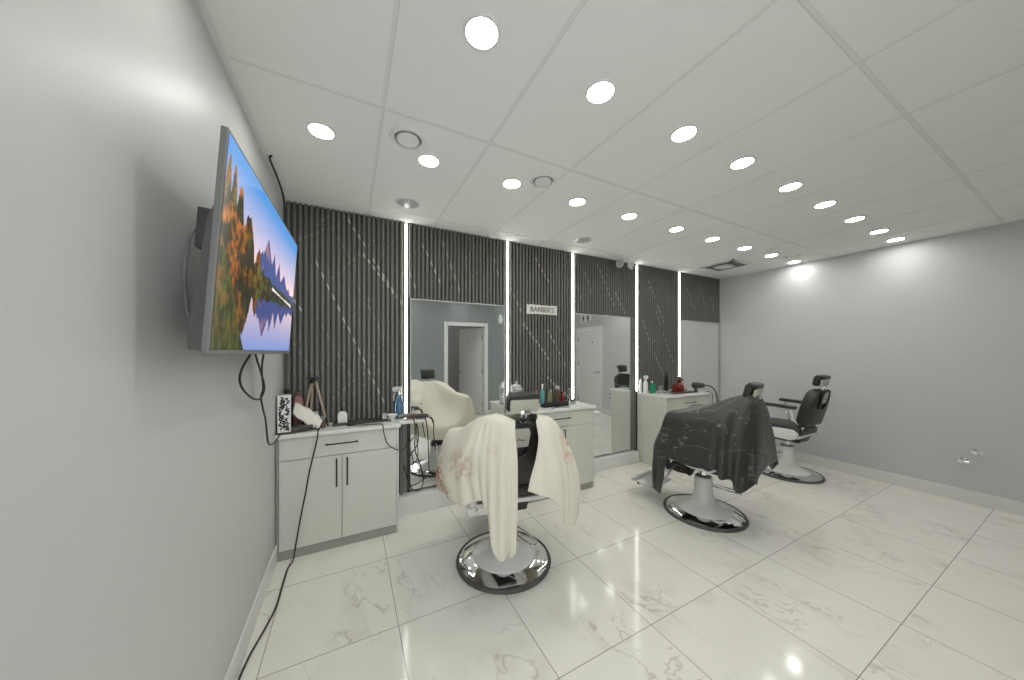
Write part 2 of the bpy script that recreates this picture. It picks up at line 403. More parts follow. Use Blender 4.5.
slat_panel(-.458, .444, .9, 2.713, [
    (-.02, 2.66, .44, 1.92, G), (-.27, 2.30, .30, .98, G), (-.44, 1.98, -.34, 1.83, G), (.1, 2.36, .43, 1.95, G),
    (-.44, 2.36, -.15, 2.66, D), (-.38, 2.40, -.05, 2.62, D), (-.15, 2.1, .20, 2.5, D), (-.05, 1.72, .25, 2.1, D), (-.45, 1.12, -.05, 1.52, D), (-.1, 1.0, .3, 1.42, D),
    (-.15, 2.60, .15, 2.0, D), (.0, 2.20, .28, 1.62, D), (-.45, 1.65, -.25, 1.3, D), (.1, 1.35, .4, 1.75, D), (.2, 2.3, .44, 2.62, D), (-.30, 1.9, .0, 1.3, D), (-.2, 1.05, .15, 1.35, D)],
    'slatted panel at the left corner, behind the first cabinet and beside the television', low=(.36, .46))
slat_panel(.484, 1.505, 2.01, 2.713, [
    (.62, 2.52, .80, 2.16, G), (.80, 2.62, 1.00, 2.06, G), (.49, 2.26, .58, 2.03, G), (1.36, 2.5, 1.42, 2.3, G), (.50, 2.40, .70, 2.62, D), (1.08, 2.22, 1.4, 2.6, D), (.95, 2.3, 1.2, 2.68, D), (1.2, 2.6, 1.4, 2.3, D)],
    'short slatted panel above the first mirror, left of the sign panel', cut=(.505, 1.495))
slat_panel(1.545, 2.396, .9, 2.713, [
    (1.85, 2.62, 2.07, 2.30, G), (1.55, 2.22, 1.72, 1.90, G), (1.72, 1.82, 2.08, 1.40, G), (2.05, 1.75, 2.3, 1.35, G), (2.05, 1.2, 2.35, .95, G), (1.6, 2.1, 1.95, 2.5, D), (1.9, 1.2, 2.2, 1.6, D), (2.1, 2.4, 2.38, 2.62, D)],
    'slatted panel carrying the small barber sign, behind the second cabinet')
slat_panel(2.436, 3.500, 1.98, 2.713, [
    (2.8, 2.62, 3.1, 2.1, G), (2.46, 2.38, 2.56, 2.1, G), (2.6, 2.5, 2.72, 2.2, G), (3.1, 2.3, 3.3, 2.0, G), (2.9, 2.2, 3.2, 2.6, D), (3.15, 2.5, 3.4, 2.15, D)],
    'short slatted panel above the second mirror, under the emergency light', cut=(2.45, 3.40))
slat_panel(3.540, 4.408, .9, 2.713, [
    (3.75, 2.5, 4.1, 1.9, G), (3.9, 2.1, 4.3, 1.3, G), (3.6, 2.0, 3.8, 1.6, G), (3.8, 1.6, 4.1, 1.1, G), (4.0, 2.6, 4.35, 2.0, D), (3.6, 1.3, 3.9, 1.7, D), (3.65, 2.3, 3.9, 2.6, D)],
    'slatted panel behind the third cabinet, fourth full strip from the left wall')
slat_panel(4.448, XR-.004, 1.99, 2.713, [
    (4.6, 2.5, 4.8, 2.15, G), (4.9, 2.6, 5.1, 2.2, G), (5.2, 2.4, 5.35, 2.1, G), (4.7, 2.1, 5.0, 2.45, D), (5.1, 2.2, 5.4, 2.6, D)],
    'short slatted panel above the third mirror, at the right corner', cut=(4.46, XR-.01))

# LED strips
for x, z0, lb in ((.465, .93, 'vertical white light strip at the left edge of the first mirror'), (1.525, .93, 'vertical white light strip between first mirror and sign panel'),
              (2.416, .93, 'vertical white light strip between sign panel and second mirror'), (3.520, .96, 'vertical white light strip right of the second mirror'), (4.428, .96, 'vertical white light strip left of the third mirror')):
    t = thing('light_strip', lb, 'light strip', (x, YS, z0), 0, 'vertical LED light strips')
    b = MB().m('steel'); b.box(-.017, .017, .004, .03, 0, 2.70-z0); b.build('light_channel', t)
    b = MB().m('led'); b.box(-.0085, .0085, -.004, .006, .002, 2.698-z0, .003); b.build('diffuser', t)

# mirrors
for x0, x1, z0, z1, lb in ((.505, 1.495, .2, 1.995, 'tall wall mirror behind the white-caped chair, reflecting the washroom door'),
                       (2.436, 3.40, .17, 1.965, 'tall wall mirror between second and third cabinets, reflecting a closed white door'),
                       (4.45, XR-.02, .2, 1.975, 'tall wall mirror at the right corner, reflecting plain grey wall')):
    t = thing('wall_mirror', lb, 'mirror', ((x0+x1)/2, YM, z0), 0, 'wall mirrors')
    hw = (x1-x0)/2; H = z1-z0
    b = MB().m('mirror'); b.box(-hw, hw, 0, .006, 0, H); b.build('mirror_glass', t)
    b = MB().m('gplastic'); b.box(-hw, hw, .007, .045, 0, H); b.build('backing', t)
    b = MB().m('lplastic'); b.box(-hw, hw, -.006, .012, H, H+.012); b.box(-hw, -hw+.005, -.003, .012, 0, H); b.box(hw-.005, hw, -.003, .012, 0, H); b.build('mirror_trim', t)
b = MB().m('slat'); b.box(3.405, 3.498, YS-.001, YS+.02, .17, 1.975, .002); tag(b.build('pilaster_strip'), 'narrow dark strip on the right edge of the second mirror', 'trim strip')

# ------------------------------------------------------------------ ceiling lamps
rows = {2.01: ('far ceiling row', [-.14, .444, 1.035, 1.63, 2.215, 2.862, 3.459, 4.091, 4.698, 5.303]),
        1.112: ('middle ceiling row', [-.14, .445, 1.038, 1.647, 2.233, 2.873, 3.465, 4.092, 4.721, 5.227]),
        -.35: ('added unseen near ceiling row', [-.14, 1.04, 2.23, 3.46, 4.7])}  # unseen row behind the camera, added for its light
ordn = ['first', 'second', 'third', 'fourth', 'fifth', 'sixth', 'seventh', 'eighth', 'ninth', 'tenth']
lamp0 = None
for y, (rn, xs) in rows.items():
    for k, x in enumerate(xs):
        lb = f'round recessed downlight, {ordn[k]} from the left wall in the {rn}'
        if lamp0 is None:
            lamp0 = thing('recessed_downlight', lb, 'ceiling light', (x, y, ZC-.002), 0, 'recessed ceiling downlights')
            b = MB().m('white'); b.lathe([(.058, -.002), (.060, -.006), (.070, -.004), (.072, .003)], n=36, cap=False); b.build('trim_ring', lamp0, True)
            b = MB().m('lamp'); b.lathe([(0, -.004), (.0585, -.003)], n=36, cap=False); b.build('lens', lamp0)
        else:
            o = lamp0.copy(); C.objects.link(o); o.location = (x, y, ZC-.002); o['label'] = lb
            for ch in lamp0.children:
                c = ch.copy(); C.objects.link(c); c.parent = o

for x, y, lb in ((2.6, YR-.7, 'added unseen downlight brightening the washroom, nearer its door'), (1.9, YR-1.2, 'added unseen downlight brightening the washroom, nearer the basin')):  # lamps added to lift the dark washroom interior
    o = lamp0.copy(); C.objects.link(o); o.location = (x, y, ZC-.002); o['label'] = lb
    for ch in lamp0.children:
        c = ch.copy(); C.objects.link(c); c.parent = o

# round air diffusers
def round_diffuser(x, y, r, lb):
    t = thing('ceiling_diffuser', lb, 'air diffuser', (x, y, ZC), 0, 'round ceiling air diffusers')
    b = MB().m('wplastic'); b.lathe([(r*.74, .0), (r*.76, -.012), (r*.9, -.014), (r, -.004), (r, .001)], n=36, cap=False); b.build('outer_ring', t, True)
    b = MB().m('grille'); b.lathe([(0, -.002), (r*.76, -.002)], n=36, cap=False); b.build('throat', t)
    b = MB().m('wplastic'); b.lathe([(0, -.022), (r*.55, -.020), (r*.62, -.012), (r*.58, -.004)], n=36, cap=False); b.build('centre_cone', t, True)
round_diffuser(.293, 1.855, .10, 'round white ceiling diffuser nearest the television')
round_diffuser(1.212, 1.871, .095, 'round white ceiling diffuser between the second and third far lamps')
round_diffuser(4.97, 1.90, .09, 'round white ceiling diffuser beside the lamps at the right wall')
for x, lb in ((.42, 'round flush ceiling cover above the first light strip'), (2.23, 'round flush ceiling cover above the second and third light strips')):
    t = thing('ceiling_cover', lb, 'ceiling cover', (x, 2.66, ZC), 0, 'round flush ceiling covers')
    b = MB().m('lplastic'); b.lathe([(0, -.009), (.075, -.009), (.084, -.006), (.086, 0)], n=32, cap=False); b.build('cover_plate', t, True)
    b = MB().m('wplastic'); b.lathe([(.084, -.006), (.10, -.004), (.105, 0)], n=32, cap=False); b.build('rim', t, True)
# square supply grille
t = thing('air_supply_grille', 'square ceiling air grille near the back right corner', 'air grille', (4.68, 2.55, ZC), math.radians(0))
for k, h_ in enumerate((.23, .17, .11)):
    b = MB().m('white' if k % 2 == 0 else 'grille')
    z = -.006-.004*k
    b.box(-h_, h_, -h_, -h_+.035, z-.006, z); b.box(-h_, h_, h_-.035, h_, z-.006, z); b.box(-h_, -h_+.035, -h_, h_, z-.006, z); b.box(h_-.035, h_, -h_, h_, z-.006, z)
    b.build('louvre_ring', t)
b = MB().m('grille'); b.box(-.225, .225, -.225, .225, -.004, -.001); b.build('throat', t)
b = MB().m('white'); b.box(-.07, .07, -.07, .07, -.022, -.016); b.build('centre_plate', t)
# twin-head emergency light
t = thing('emergency_light', 'white twin-head emergency light at the ceiling above the second mirror', 'emergency light', (3.2, 2.98, ZC))
b = MB().m('wplastic'); b.lathe([(0, -.03), (.05, -.03), (.06, -.015), (.06, 0)], (0, 0, 0), 24); b.build('mount', t, True)
for s in (-1, 1):
    b = MB().m('wplastic'); b.cyl((s*.03, 0, -.025), (s*.09, -.01, -.06), .01, 10)
    b.lathe([(0, -.05), (.03, -.045), (.048, 0), (.05, .01), (.046, .012)], (s*.11, -.02, -.075), 24, rot=(PI/2+.3, 0, s*.5), cap=False)
    hd = b.build('lamp_head', t, True)
    b = MB().m('lplastic'); b.lathe([(0, .006), (.045, .006)], (s*.11, -.02, -.075), 24, rot=(PI/2+.3, 0, s*.5), cap=False); b.build('lens', hd)

# barber sign
def text_mesh(txt, size, depth=.002, bold=.0):
    cu = bpy.data.curves.new('t', 'FONT'); cu.body = txt; cu.size = size; cu.extrude = depth; cu.offset = bold; cu.align_x = 'CENTER'; cu.align_y = 'CENTER'
    o = bpy.data.objects.new('t', cu); C.objects.link(o); bpy.context.view_layer.update()
    me = bpy.data.meshes.new_from_object(o.evaluated_get(bpy.context.evaluated_depsgraph_get()))
    bpy.data.objects.remove(o); return me
t = thing('barber_sign', "small white sign reading BARBER'S on the slatted wall", 'sign', (1.965, YS-.001, 1.985))
b = MB().m('cream_sign')
out = []
for k in range(40): out.append((-.205+.41*k/39, .052+random.uniform(-.006, .006)))
for k in range(40): out.append((.205-.41*k/39, -.052+random.uniform(-.006, .006)))
b.prism(out, -.012, 0, 'y'); b.build('sign_board', t)
me = text_mesh("BARBER'S", .078, .001, .0012); me.materials.append(M['ink'])
o = bpy.data.objects.new('lettering', me); C.objects.link(o); o.parent = t; o.rotation_euler = (PI/2, 0, 0); o.location = (0, -.0125, -.002)
# washroom sign over door 2
t = thing('washroom_sign', 'white sign with two dark figures above the closed door, seen in the second mirror', 'sign', (XR, -.22, 2.38), PI/2)
b = MB().m('wplastic'); b.box(-.21, .21, -.0, .05, -.10, .10, .006); b.build('sign_panel', t)
for s in (-1, 1):
    b = MB().m('ink')
    b.lathe([(0, 0), (.02, 0), (.02, .002), (0, .002)], (s*.09, .05, .062), 16, rot=(-PI/2, 0, 0))
    pts = [(-.032, .036), (.032, .036), (.036, -.02), (.022, -.02), (.022, -.08), (.004, -.08), (.004, -.03), (-.004, -.03), (-.004, -.08), (-.022, -.08), (-.022, -.02), (-.036, -.02)] if s < 0 else \
          [(-.024, .036), (.024, .036), (.048, -.03), (.02, -.03), (.02, -.08), (-.02, -.08), (-.02, -.03), (-.048, -.03)]
    b.prism([(x+s*.09, z) for x, z in pts], .0502, .053, 'y'); b.build('figure_symbol', t)
# oval speaker on the wall behind the camera
b = MB().m('wplastic'); b.lathe([(0, .05), (.07, .045), (.09, .02), (.09, 0)], (0, 0, 0), 24, rot=(-PI/2, 0, 0)); o = b.build('wall_speaker', None, True); at(o, 3.23, YR, 2.28); o.scale = (.7, 1, 1.35)
tag(o, 'white oval fitting high on the slate wall, seen at the first mirror edge', 'wall fitting')
# washroom bits
t = thing('towel_dispenser', 'pale dispenser on the washroom wall seen through the open door in the mirror', 'dispenser', (2.0, YR-1.8, 1.1))
b = MB().m('lplastic'); b.box(-.13, .13, 0, .12, 0, .32, .02); b.build('housing', t, True)
b = MB().m('white'); b.box(-.09, .09, .03, .06, -.08, 0, .002); b.build('paper_towel', t)
t = thing('wall_shelf', 'small white shelf on the washroom wall seen through the open door', 'shelf', (2.1, YR-1.8, 1.62))
b = MB().m('white'); b.box(-.2, .2, 0, .16, 0, .02, .003); b.build('shelf_board', t)
for s in (-1, 1):
    b = MB().m('white'); b.prism([(0, 0), (.13, 0), (0, -.1)], s*.15-.008, s*.15+.008, 'x'); b.build('bracket', t)
t = thing('wash_basin', 'white wash basin with chrome tap inside the washroom', 'wash basin', (1.9, YR-1.8, 0))
b = MB().m('shell'); b.lathe([(.09, 0), (.07, .3), (.08, .66)], (0, .2, 0), 20); b.build('pedestal', t, True)
b = MB().m('shell'); b.lathe([(.08, .66), (.2, .72), (.24, .82), (.225, .82), (.16, .75), (0, .74)], (0, .24, 0), 28, cap=False); b.build('bowl', t, True)
b = MB().m('chrome'); b.tube(spline([(0, .05, .8), (0, .05, .94), (0, .12, .97), (0, .17, .93)]), .011, 10); b.build('tap', t, True)

# pipes on the right wall
t = thing('capped_water_pipes', 'pair of capped chrome water pipe stubs low on the right wall', 'pipe', (XR, .72, .39))
for dy, dz, ln in ((0.0, .03, .09), (-.07, .13, .05)):
    b = MB().m('chrome'); b.lathe([(0, 0), (.024, 0), (.022, .008), (.01, .01), (.01, ln), (.016, ln), (.016, ln+.03), (0, ln+.03)], (0, dy, dz), 20, rot=(0, -PI/2, 0)); p = b.build('pipe_stub', t, True)
    b = MB().m('chrome'); b.lathe([(0, -.02), (.012, -.02), (.012, .03), (.02, .034), (.02, .044), (0, .046)], (-ln-.008, dy, dz), 16, rot=(PI/2, 0, 0)); b.build('valve_handle', p, True)

# ------------------------------------------------------------------ television
SW, SH = 1.064, .612
tv = thing('television', 'flat television tilted off the left wall showing a mountain lake landscape', 'television', (-.34, 1.129, 1.503))
yaw, tilt = .024, .067
# local axes: X = out of the screen (into room), Y = along the wall, Z = up
R_ = Euler((0, 0, -yaw)).to_matrix().to_4x4() @ Euler((0, tilt, 0)).to_matrix().to_4x4()
tv.matrix_world = Matrix.Translation((-.34, 1.129, 1.503)) @ R_
b = MB().m('tvback'); b.box(-.012, -.002, 0, SW, 0, SH, .003); b.m('screen_frame')
b.box(-.014, .002, -.006, .004, -.004, SH+.004, .002); b.box(-.014, .002, SW-.004, SW+.006, -.004, SH+.004, .002); b.box(-.014, .002, 0, SW, SH-.003, SH+.006, .002); b.box(-.014, .002, 0, SW, -.012, .004, .002)
b.build('bezel', tv)
b = MB().m('tvback'); b.prism([(-.012, .0), (-.062, .0), (-.066, .05), (-.045, SH*.62), (-.012, SH*.80)], .05, SW-.05, 'y', .004); b.build('rear_housing', tv, True)
b = MB().m('dplastic'); b.box(-.088, -.05, SW*.1, SW*.62, .30, .42, .004)
b.build('wall_bracket', tv)

import numpy as np
def fbm(x, y, seed, oct_=5):
    rs = np.random.RandomState(seed); tot = 0; amp = 1; norm = 0
    for o_ in range(oct_):
        n = 64; g = rs.rand(n, n); fx = (x*2**o_) % n; fy = (y*2**o_) % n
        x0 = np.floor(fx).astype(int) % n; y0 = np.floor(fy).astype(int) % n; tx = fx-np.floor(fx); ty = fy-np.floor(fy)
        tx = tx*tx*(3-2*tx); ty = ty*ty*(3-2*ty); x1 = (x0+1) % n; y1 = (y0+1) % n
        v = (g[x0, y0]*(1-tx)+g[x1, y0]*tx)*(1-ty)+(g[x0, y1]*(1-tx)+g[x1, y1]*tx)*ty
        tot = tot+amp*v; norm += amp; amp *= .5
    return tot/norm
def landscape(U, V):
    """generic mountain-lake picture; U left->right 0..1, V bottom->top 0..1, linear rgb"""
    col = np.zeros(U.shape+(3,)); mixc = lambda a, b_, t: a*(1-t[..., None])+b_*t[..., None]
    A = lambda *c: np.array(c)
    t = np.clip((V-.45)/.5, 0, 1); sky = mixc(A(.95, .62, .52), A(.07, .24, .55), t**.7)
    cl = np.clip((fbm(U*5, V*9, 3)-.5)*3, 0, 1)*np.clip(1-t, 0, 1); sky = mixc(sky, A(.95, .80, .80), cl*.6)
    col[:] = sky
    def scene(Vv):
        c = col.copy()
        t2 = np.clip((Vv-.45)/.5, 0, 1); c = mixc(A(.95, .62, .52), A(.07, .24, .55), t2**.7)
        r = .50+.02*np.sin(U*20)
        for pk, hh, wd in ((.45, .30, .09), (.55, .25, .05), (.64, .23, .05), (.75, .16, .09), (.38, .18, .08), (.86, .08, .08)):
            r = np.maximum(r, .46+hh*np.clip(1-np.abs(U-pk)/wd/1.7, 0, 1)**1.15)
        r = r+.03*(fbm(U*30, U*0+1, 5)-.5)
        mm = Vv < r
        rock = mixc(A(.05, .07, .20), A(.60, .25, .16), np.clip((Vv-.60)*5, 0, 1)*np.clip((fbm(U*40, Vv*20+U*30, 7)-.38)*5, 0, 1))
        c[mm] = rock[mm]
        # far forest
        r2 = .47+.05*fbm(U*60, U*0, 9)-.10*(U-.5)
        mm = Vv < r2; c[mm] = mixc(A(.01, .022, .012), A(.09, .07, .01), np.clip((fbm(U*50, Vv*50, 11)-.45)*4, 0, 1))[mm]
        # autumn trees left
        tt = .84-1.05*np.clip(U-.06, 0, 1)+.16*(np.abs(np.sin(U*47+2*np.sin(U*13)))-.5)+.05*(fbm(U*80, Vv*10, 13)-.5)
        mm = (Vv < tt) & (Vv > .40) & (U < .46)
        f = fbm(U*34, Vv*16, 15); f2 = fbm(U*90, Vv*40, 17)
        tree = mixc(A(.02, .018, .006), A(.42, .13, .008), np.clip((f-.42)*4.5, 0, 1)*np.clip((f2-.25)*2.4, 0, 1)); tree = mixc(tree, A(.10, .10, .012), np.clip((fbm(U*14, Vv*8, 19)-.52)*5, 0, 1))
        c[mm] = tree[mm]
        return c
    c = scene(V)
    sh = .42
    refl = scene(2*sh-V+.012*(fbm(U*20, V*90, 21)-.5)); refl = refl*A(.72, .75, .85)
    mm = V < sh; c[mm] = refl[mm]
    # foreground grassy bank
    bank = .50-2.1*(U-.02)+.10*(fbm(U*10, U*0, 23)-.5); bank = np.where(U > .3, -.5, bank)
    mm = V < bank; f = fbm(U*90, V*14, 25)
    gr = mixc(A(.012, .02, .006), A(.075, .085, .012), np.clip((f-.38)*3, 0, 1)); gr = mixc(gr, A(.22, .09, .012), np.clip((fbm(U*16, V*16, 27)-.55)*5, 0, 1)*np.clip(V*2, 0, 1)); c[mm] = gr[mm]
    # pale sand spit
    mm = (np.abs(V-(.43-.10*(U-.75))) < .008*(1+np.sin(U*15)*.4)) & (U > .55) & (U < .95); c[mm] = A(.6, .55, .55)
    return c
nx, ny = 300, 190
me = bpy.data.meshes.new('screen')
ys = np.linspace(.005, SW-.005, nx); zs = np.linspace(.005, SH-.004, ny)
vv = [(0.0025, float(a), float(c)) for c in zs for a in ys]
ff = [(j*nx+i, j*nx+i+1, (j+1)*nx+i+1, (j+1)*nx+i) for j in range(ny-1) for i in range(nx-1)]
me.from_pydata(vv, [], ff)
UU, VV = np.meshgrid(np.linspace(0, 1, nx), np.linspace(0, 1, ny))
cc = np.concatenate([landscape(UU, VV).reshape(-1, 3), np.ones((nx*ny, 1))], 1).astype(np.float32)
ca = me.color_attributes.new('picture', 'FLOAT_COLOR', 'POINT'); ca.data.foreach_set('color', np.clip(cc, 0, 1).ravel())
m_ = bpy.data.materials.new('lit_screen'); m_.use_nodes = True; nt = m_.node_tree; bs = nt.nodes['Principled BSDF']
bs.inputs['Base Color'].default_value = (.01, .01, .01, 1); bs.inputs['Roughness'].default_value = .12
an = nt.nodes.new('ShaderNodeAttribute'); an.attribute_name = 'picture'
nt.links.new(an.outputs['Color'], bs.inputs['Emission Color']); bs.inputs['Emission Strength'].default_value = 1.0
me.materials.append(m_)
o = bpy.data.objects.new('screen', me); C.objects.link(o); o.parent = tv
o['label'] = 'lit screen showing autumn trees, mountains and a lake'

# ------------------------------------------------------------------ cables
def cable(name, pts, r, lb, n=8, cat='cable', m='cable'):
    b = MB().m(m); b.tube(spline(pts, 6), r, n); return tag(b.build(name, None, True), lb, cat)
cable('power_cable', [(-.43, 1.99, 1.51), (-.435, 1.82, 1.42), (-.435, 1.81, 1.35), (-.43, 1.96, 1.275), (-.43, 2.13, 1.25), (-.43, 2.22, 1.30), (-.43, 2.14, 1.39), (-.425, 2.01, 1.485), (-.42, 1.98, 1.54)], .005, 'looped black cable hanging under the television')
cable('power_cable', [(-.40, 2.12, 1.56), (-.425, 2.17, 1.48), (-.43, 2.16, 1.40), (-.43, 2.19, 1.30), (-.435, 2.17, 1.24), (-.44, 2.30, 1.10), (-.44, 2.33, 1.02), (-.438, 2.36, .95), (-.44, 2.5, .91), (-.43, 2.70, .93)], .005, 'black cable dropping from the television down to the first cabinet')
cable('signal_cable', [(-.43, 2.40, 2.71), (-.445, 2.44, 2.705), (-.44, 2.62, 2.69), (-.435, 2.82, 2.64), (-.435, 2.87, 2.50), (-.44, 2.84, 2.36), (-.44, 2.5, 2.15), (-.42, 2.1, 1.95), (-.41, 1.95, 1.85)], .006, 'black cable running from the ceiling corner behind the television')
cable('tv_wire', [(-.42, 1.38, 1.92), (-.44, 1.34, 1.88), (-.452, 1.33, 1.80), (-.452, 1.32, 1.70), (-.445, 1.34, 1.6), (-.42, 1.38, 1.56)], .005, 'grey cable looped behind the near edge of the television', m='gplastic')
cable('extension_cord', [(-.20, 2.93, .912), (-.21, 2.82, .913), (-.213, 2.745, .905), (-.215, 2.728, .86), (-.24, 2.728, .74), (-.265, 2.728, .62), (-.29, 2.725, .46), (-.315, 2.72, .32), (-.345, 2.715, .12), (-.36, 2.70, .02), (-.383, 2.62, .006), (-.385, 2.448, .006), (-.386, 2.26, .006), (-.412, 2.10, .006), (-.44, 1.956, .006), (-.452, 1.80, .006), (-.452, 1.5, .006)], .005, 'long black cord hanging down the first cabinet and across the floor')

# ------------------------------------------------------------------ cabinets and worktops
def handle(parent, a, c, out=.03):
    """black bar handle from a to c on a face looking -y"""
    b = MB().m('black'); a = Vector(a); c = Vector(c); o_ = Vector((0, -out, 0)); d = (c-a).normalized()*.012
    b.tube([a+o_-d, c+o_+d], .0055, 8); b.cyl(a, a+o_, .0045, 8); b.cyl(c, c+o_, .0045, 8)
    return b.build('handle', parent, True)
def cabinet(x0, x1, yf, H, lb, wlb, side='cab', mid=None):
    """two-door unit with a drawer on top; worktop a thing of its own"""
    t = thing('vanity_cabinet', lb, 'cabinet', ((x0+x1)/2, yf, 0), 0, 'barber station cabinets')
    w_ = (x1-x0)/2; dpt = YS-.004-yf; T = .018; ht = H-.03
    b = MB().m('cabside' if side == 'dark' else 'cab'); b.box(-w_, -w_+T, .0, dpt, 0, ht, .001)
    b.m('cab'); b.box(w_-T, w_, 0, dpt, 0, ht, .001); b.box(-w_+T, w_-T, dpt-.01, dpt, .02, ht); b.box(-w_+T, w_-T, .02, dpt-.01, .065, .08); b.box(-w_+T, w_-T, .02, dpt-.01, ht-.02, ht)
    b.build('carcass', t)
    b = MB().m('kick'); b.box(-w_+T, w_-T, .002, .018, 0, .064, .001); b.build('kick_board', t)
    g = .002; zs_ = .712*(H/.905)
    b = MB().m('cab'); b.box(-w_+T+g, w_-T-g, -.002, .016, zs_+g, ht-.004, .0015); dr = b.build('drawer', t)
    handle(dr, (-.10, -.002, (zs_+ht)/2+.01), (.10, -.002, (zs_+ht)/2+.01))
    for s in (-1, 1):
        b = MB().m('cab'); xa, xb = (s*g/1.2, s*(w_-T-g)); b.box(min(xa, xb), max(xa, xb), -.002, .016, .068, zs_-g, .0015); dd = b.build('cabinet_door', t)
        handle(dd, (s*.036, -.002, .49*(H/.905)), (s*.036, -.002, .68*(H/.905)))
    tb = MB().m('counter'); tb.box(x0-.004, x1+.012, yf-.022, YS-.003, H-.029, H, .004)
    tag(tb.build('worktop'), wlb, 'worktop', 'white worktops')
    return t
cabinet(-.471, .362, 2.757, .905, 'grey two-door cabinet in the left corner under the television', 'white worktop on the left corner cabinet', 'dark')
cabinet(1.50, 2.410, 2.68, .910, 'grey two-door cabinet below the barber sign, behind the white-caped chair', 'white worktop below the barber sign')
cabinet(3.52, 4.42, 2.60, .945, 'grey cabinet behind the black-caped chair', 'white worktop behind the black-caped chair')
# extended worktop shelf of the first cabinet in front of the light strip
b = MB().m('counter'); b.box(.376, .60, 2.83, YS-.008, .876, .904, .004); tag(b.build('worktop_extension'), 'short white worktop extension reaching past the first light strip', 'worktop')

Z1, Z2, Z3 = .905, .910, .945
# ---- things on worktop 1
t = thing('tissue_box', 'tall black and white leaf-patterned box at the left wall', 'box', (-.425, 2.80, Z1), .08)
b = MB().m('white'); b.box(-.04, .04, -.035, .035, .012, .28, .004); b.m('black')
for i in range(64):
    u_, z_ = random.uniform(-.026, .026), .03+.235*(i+.5)/64; a_ = random.choice((.6, -.7, 1.2)); l_ = .016
    for yy in (-.0356,):
        dx, dz = math.cos(a_)*l_, math.sin(a_)*l_
        b.quad((u_-dx, yy, z_-dz), (u_+dz*.38, yy, z_-dx*.38), (u_+dx, yy, z_+dz), (u_-dz*.38, yy, z_+dx*.38))
        if True: b.quad((.0406, u_-dx, z_-dz), (.0406, u_+dz*.38, z_-dx*.38), (.0406, u_+dx, z_+dz), (.0406, u_-dz*.38, z_+dx*.38))
b.build('patterned_body', t)
b = MB().m('dplastic'); b.box(-.043, .043, -.038, .038, 0, .014, .003); b.build('base', t)
b = MB().m('towel')
G_ = loft([[(-.085, -.055, .13), (-.03, -.06, .07), (.03, -.06, .02), (.07, -.05, .005)], [(-.085, .01, .20), (-.02, .01, .16), (.05, .01, .10), (.10, .01, .045)], [(-.08, .08, .15), (0, .08, .11), (.05, .08, .05), (.09, .07, .02)]], 6, 6)
for row in G_:
    for p in row: p.z += .006*math.sin(p.x*90+p.y*50)
b.grid(G_); o = b.build('folded_towel', None, 'all'); md = o.modifiers.new('s', 'SOLIDIFY'); md.thickness = .012; at(o, -.285, 2.86, Z1+.012); tag(o, 'white towel leaning on the patterned box', 'towel')
t = thing('hair_clipper', 'dark hair clipper lying in front of the white towel', 'hair clipper', (-.31, 2.80, Z1), .3)
b = MB().m('dplastic'); b.tube([(-.07, 0, .025), (-.02, 0, .03), (.04, 0, .03), (.06, 0, .03)], [.018, .024, .02, .018], 12); b.build('clipper_body', t, True)
b = MB().m('steel'); b.box(.058, .085, -.02, .02, .02, .04, .002); b.build('blade', t)
t = thing('tripod_stand', 'small tripod with pale wooden legs against the slats', 'tripod', (-.26, 2.96, Z1))
for (x, y) in ((-.075, -.02), (-.03, .055), (.105, -.045)):
    b = MB().m('wood'); b.tube([(x*.15, y*.15, .36), (x*.8, y*.8, .075)], [.009, .008], 8); lg = b.build('leg', t, True)
    b = MB().m('black'); b.tube([(x*.8, y*.8, .075), (x, y, 0)], [.01, .007], 8); b.build('foot', lg, True)
b = MB().m('black'); b.lathe([(0, .345), (.022, .345), (.025, .38), (.012, .39), (0, .39)], n=16); b.m('dplastic'); b.box(-.05, .05, -.012, .012, .375, .395, .004); b.build('tripod_head', t, True)
def bottle(name, x, y, z, prof, m, lb, cat='bottle', cap=None, capm='black', grp='bottles on the worktops', rot=0):
    t = thing(name, lb, cat, (x, y, z), rot, grp)
    b = MB().m(m); b.lathe(prof, n=20); b.build('jar_body' if 'jar' in name else 'bottle_body', t, True)
    if cap: b = MB().m(capm); b.lathe(cap, n=16); b.build('cap', t, True)
    return t
def cylp(r, h, s=.9, neck=None):
    p = [(0, 0), (r*.94, 0), (r, .004), (r, h*s), (r*.8, h*.97)]
    if neck: p += [(neck, h), (neck, h+.01), (0, h+.01)]
    else: p += [(0, h)]
    return p
bottle('jar', -.245, 2.90, Z1, cylp(.026, .10, .85), 'olive', 'olive green jar between the tripod legs', 'jar', [(0, .10), (.024, .10), (.024, .125), (0, .125)], 'lplastic')
bottle('jar', -.195, 2.88, Z1, cylp(.024, .07), 'brown', 'short brown jar right of the green jar by the tripod', 'jar', [(0, .07), (.022, .07), (.022, .09), (0, .09)], 'gplastic')
bottle('bottle', -.440, 3.01, Z1, cylp(.03, .26, .8, .014), 'teal', 'dark teal bottle behind the patterned box', cap=[(0, .27), (.016, .27), (.016, .30), (0, .30)])
bottle('bottle', -.366, 3.0, Z1, cylp(.035, .24, .8, .02), 'rose', 'dusky rose bottle behind the white towel', cap=[(0, .25), (.02, .25), (.02, .28), (0, .28)], capm='brown')
t = thing('tool_tray', 'long dark tray of combs on the first worktop', 'tray', (.085, 2.93, Z1))
b = MB().m('dplastic'); b.box(-.21, .21, -.05, .05, 0, .006, .002); b.box(-.21, .21, -.05, -.044, 0, .022, .002); b.box(-.21, .21, .044, .05, 0, .022, .002); b.box(-.21, -.204, -.05, .05, 0, .022, .002); b.box(.204, .21, -.05, .05, 0, .022, .002); b.build('tray_body', t)
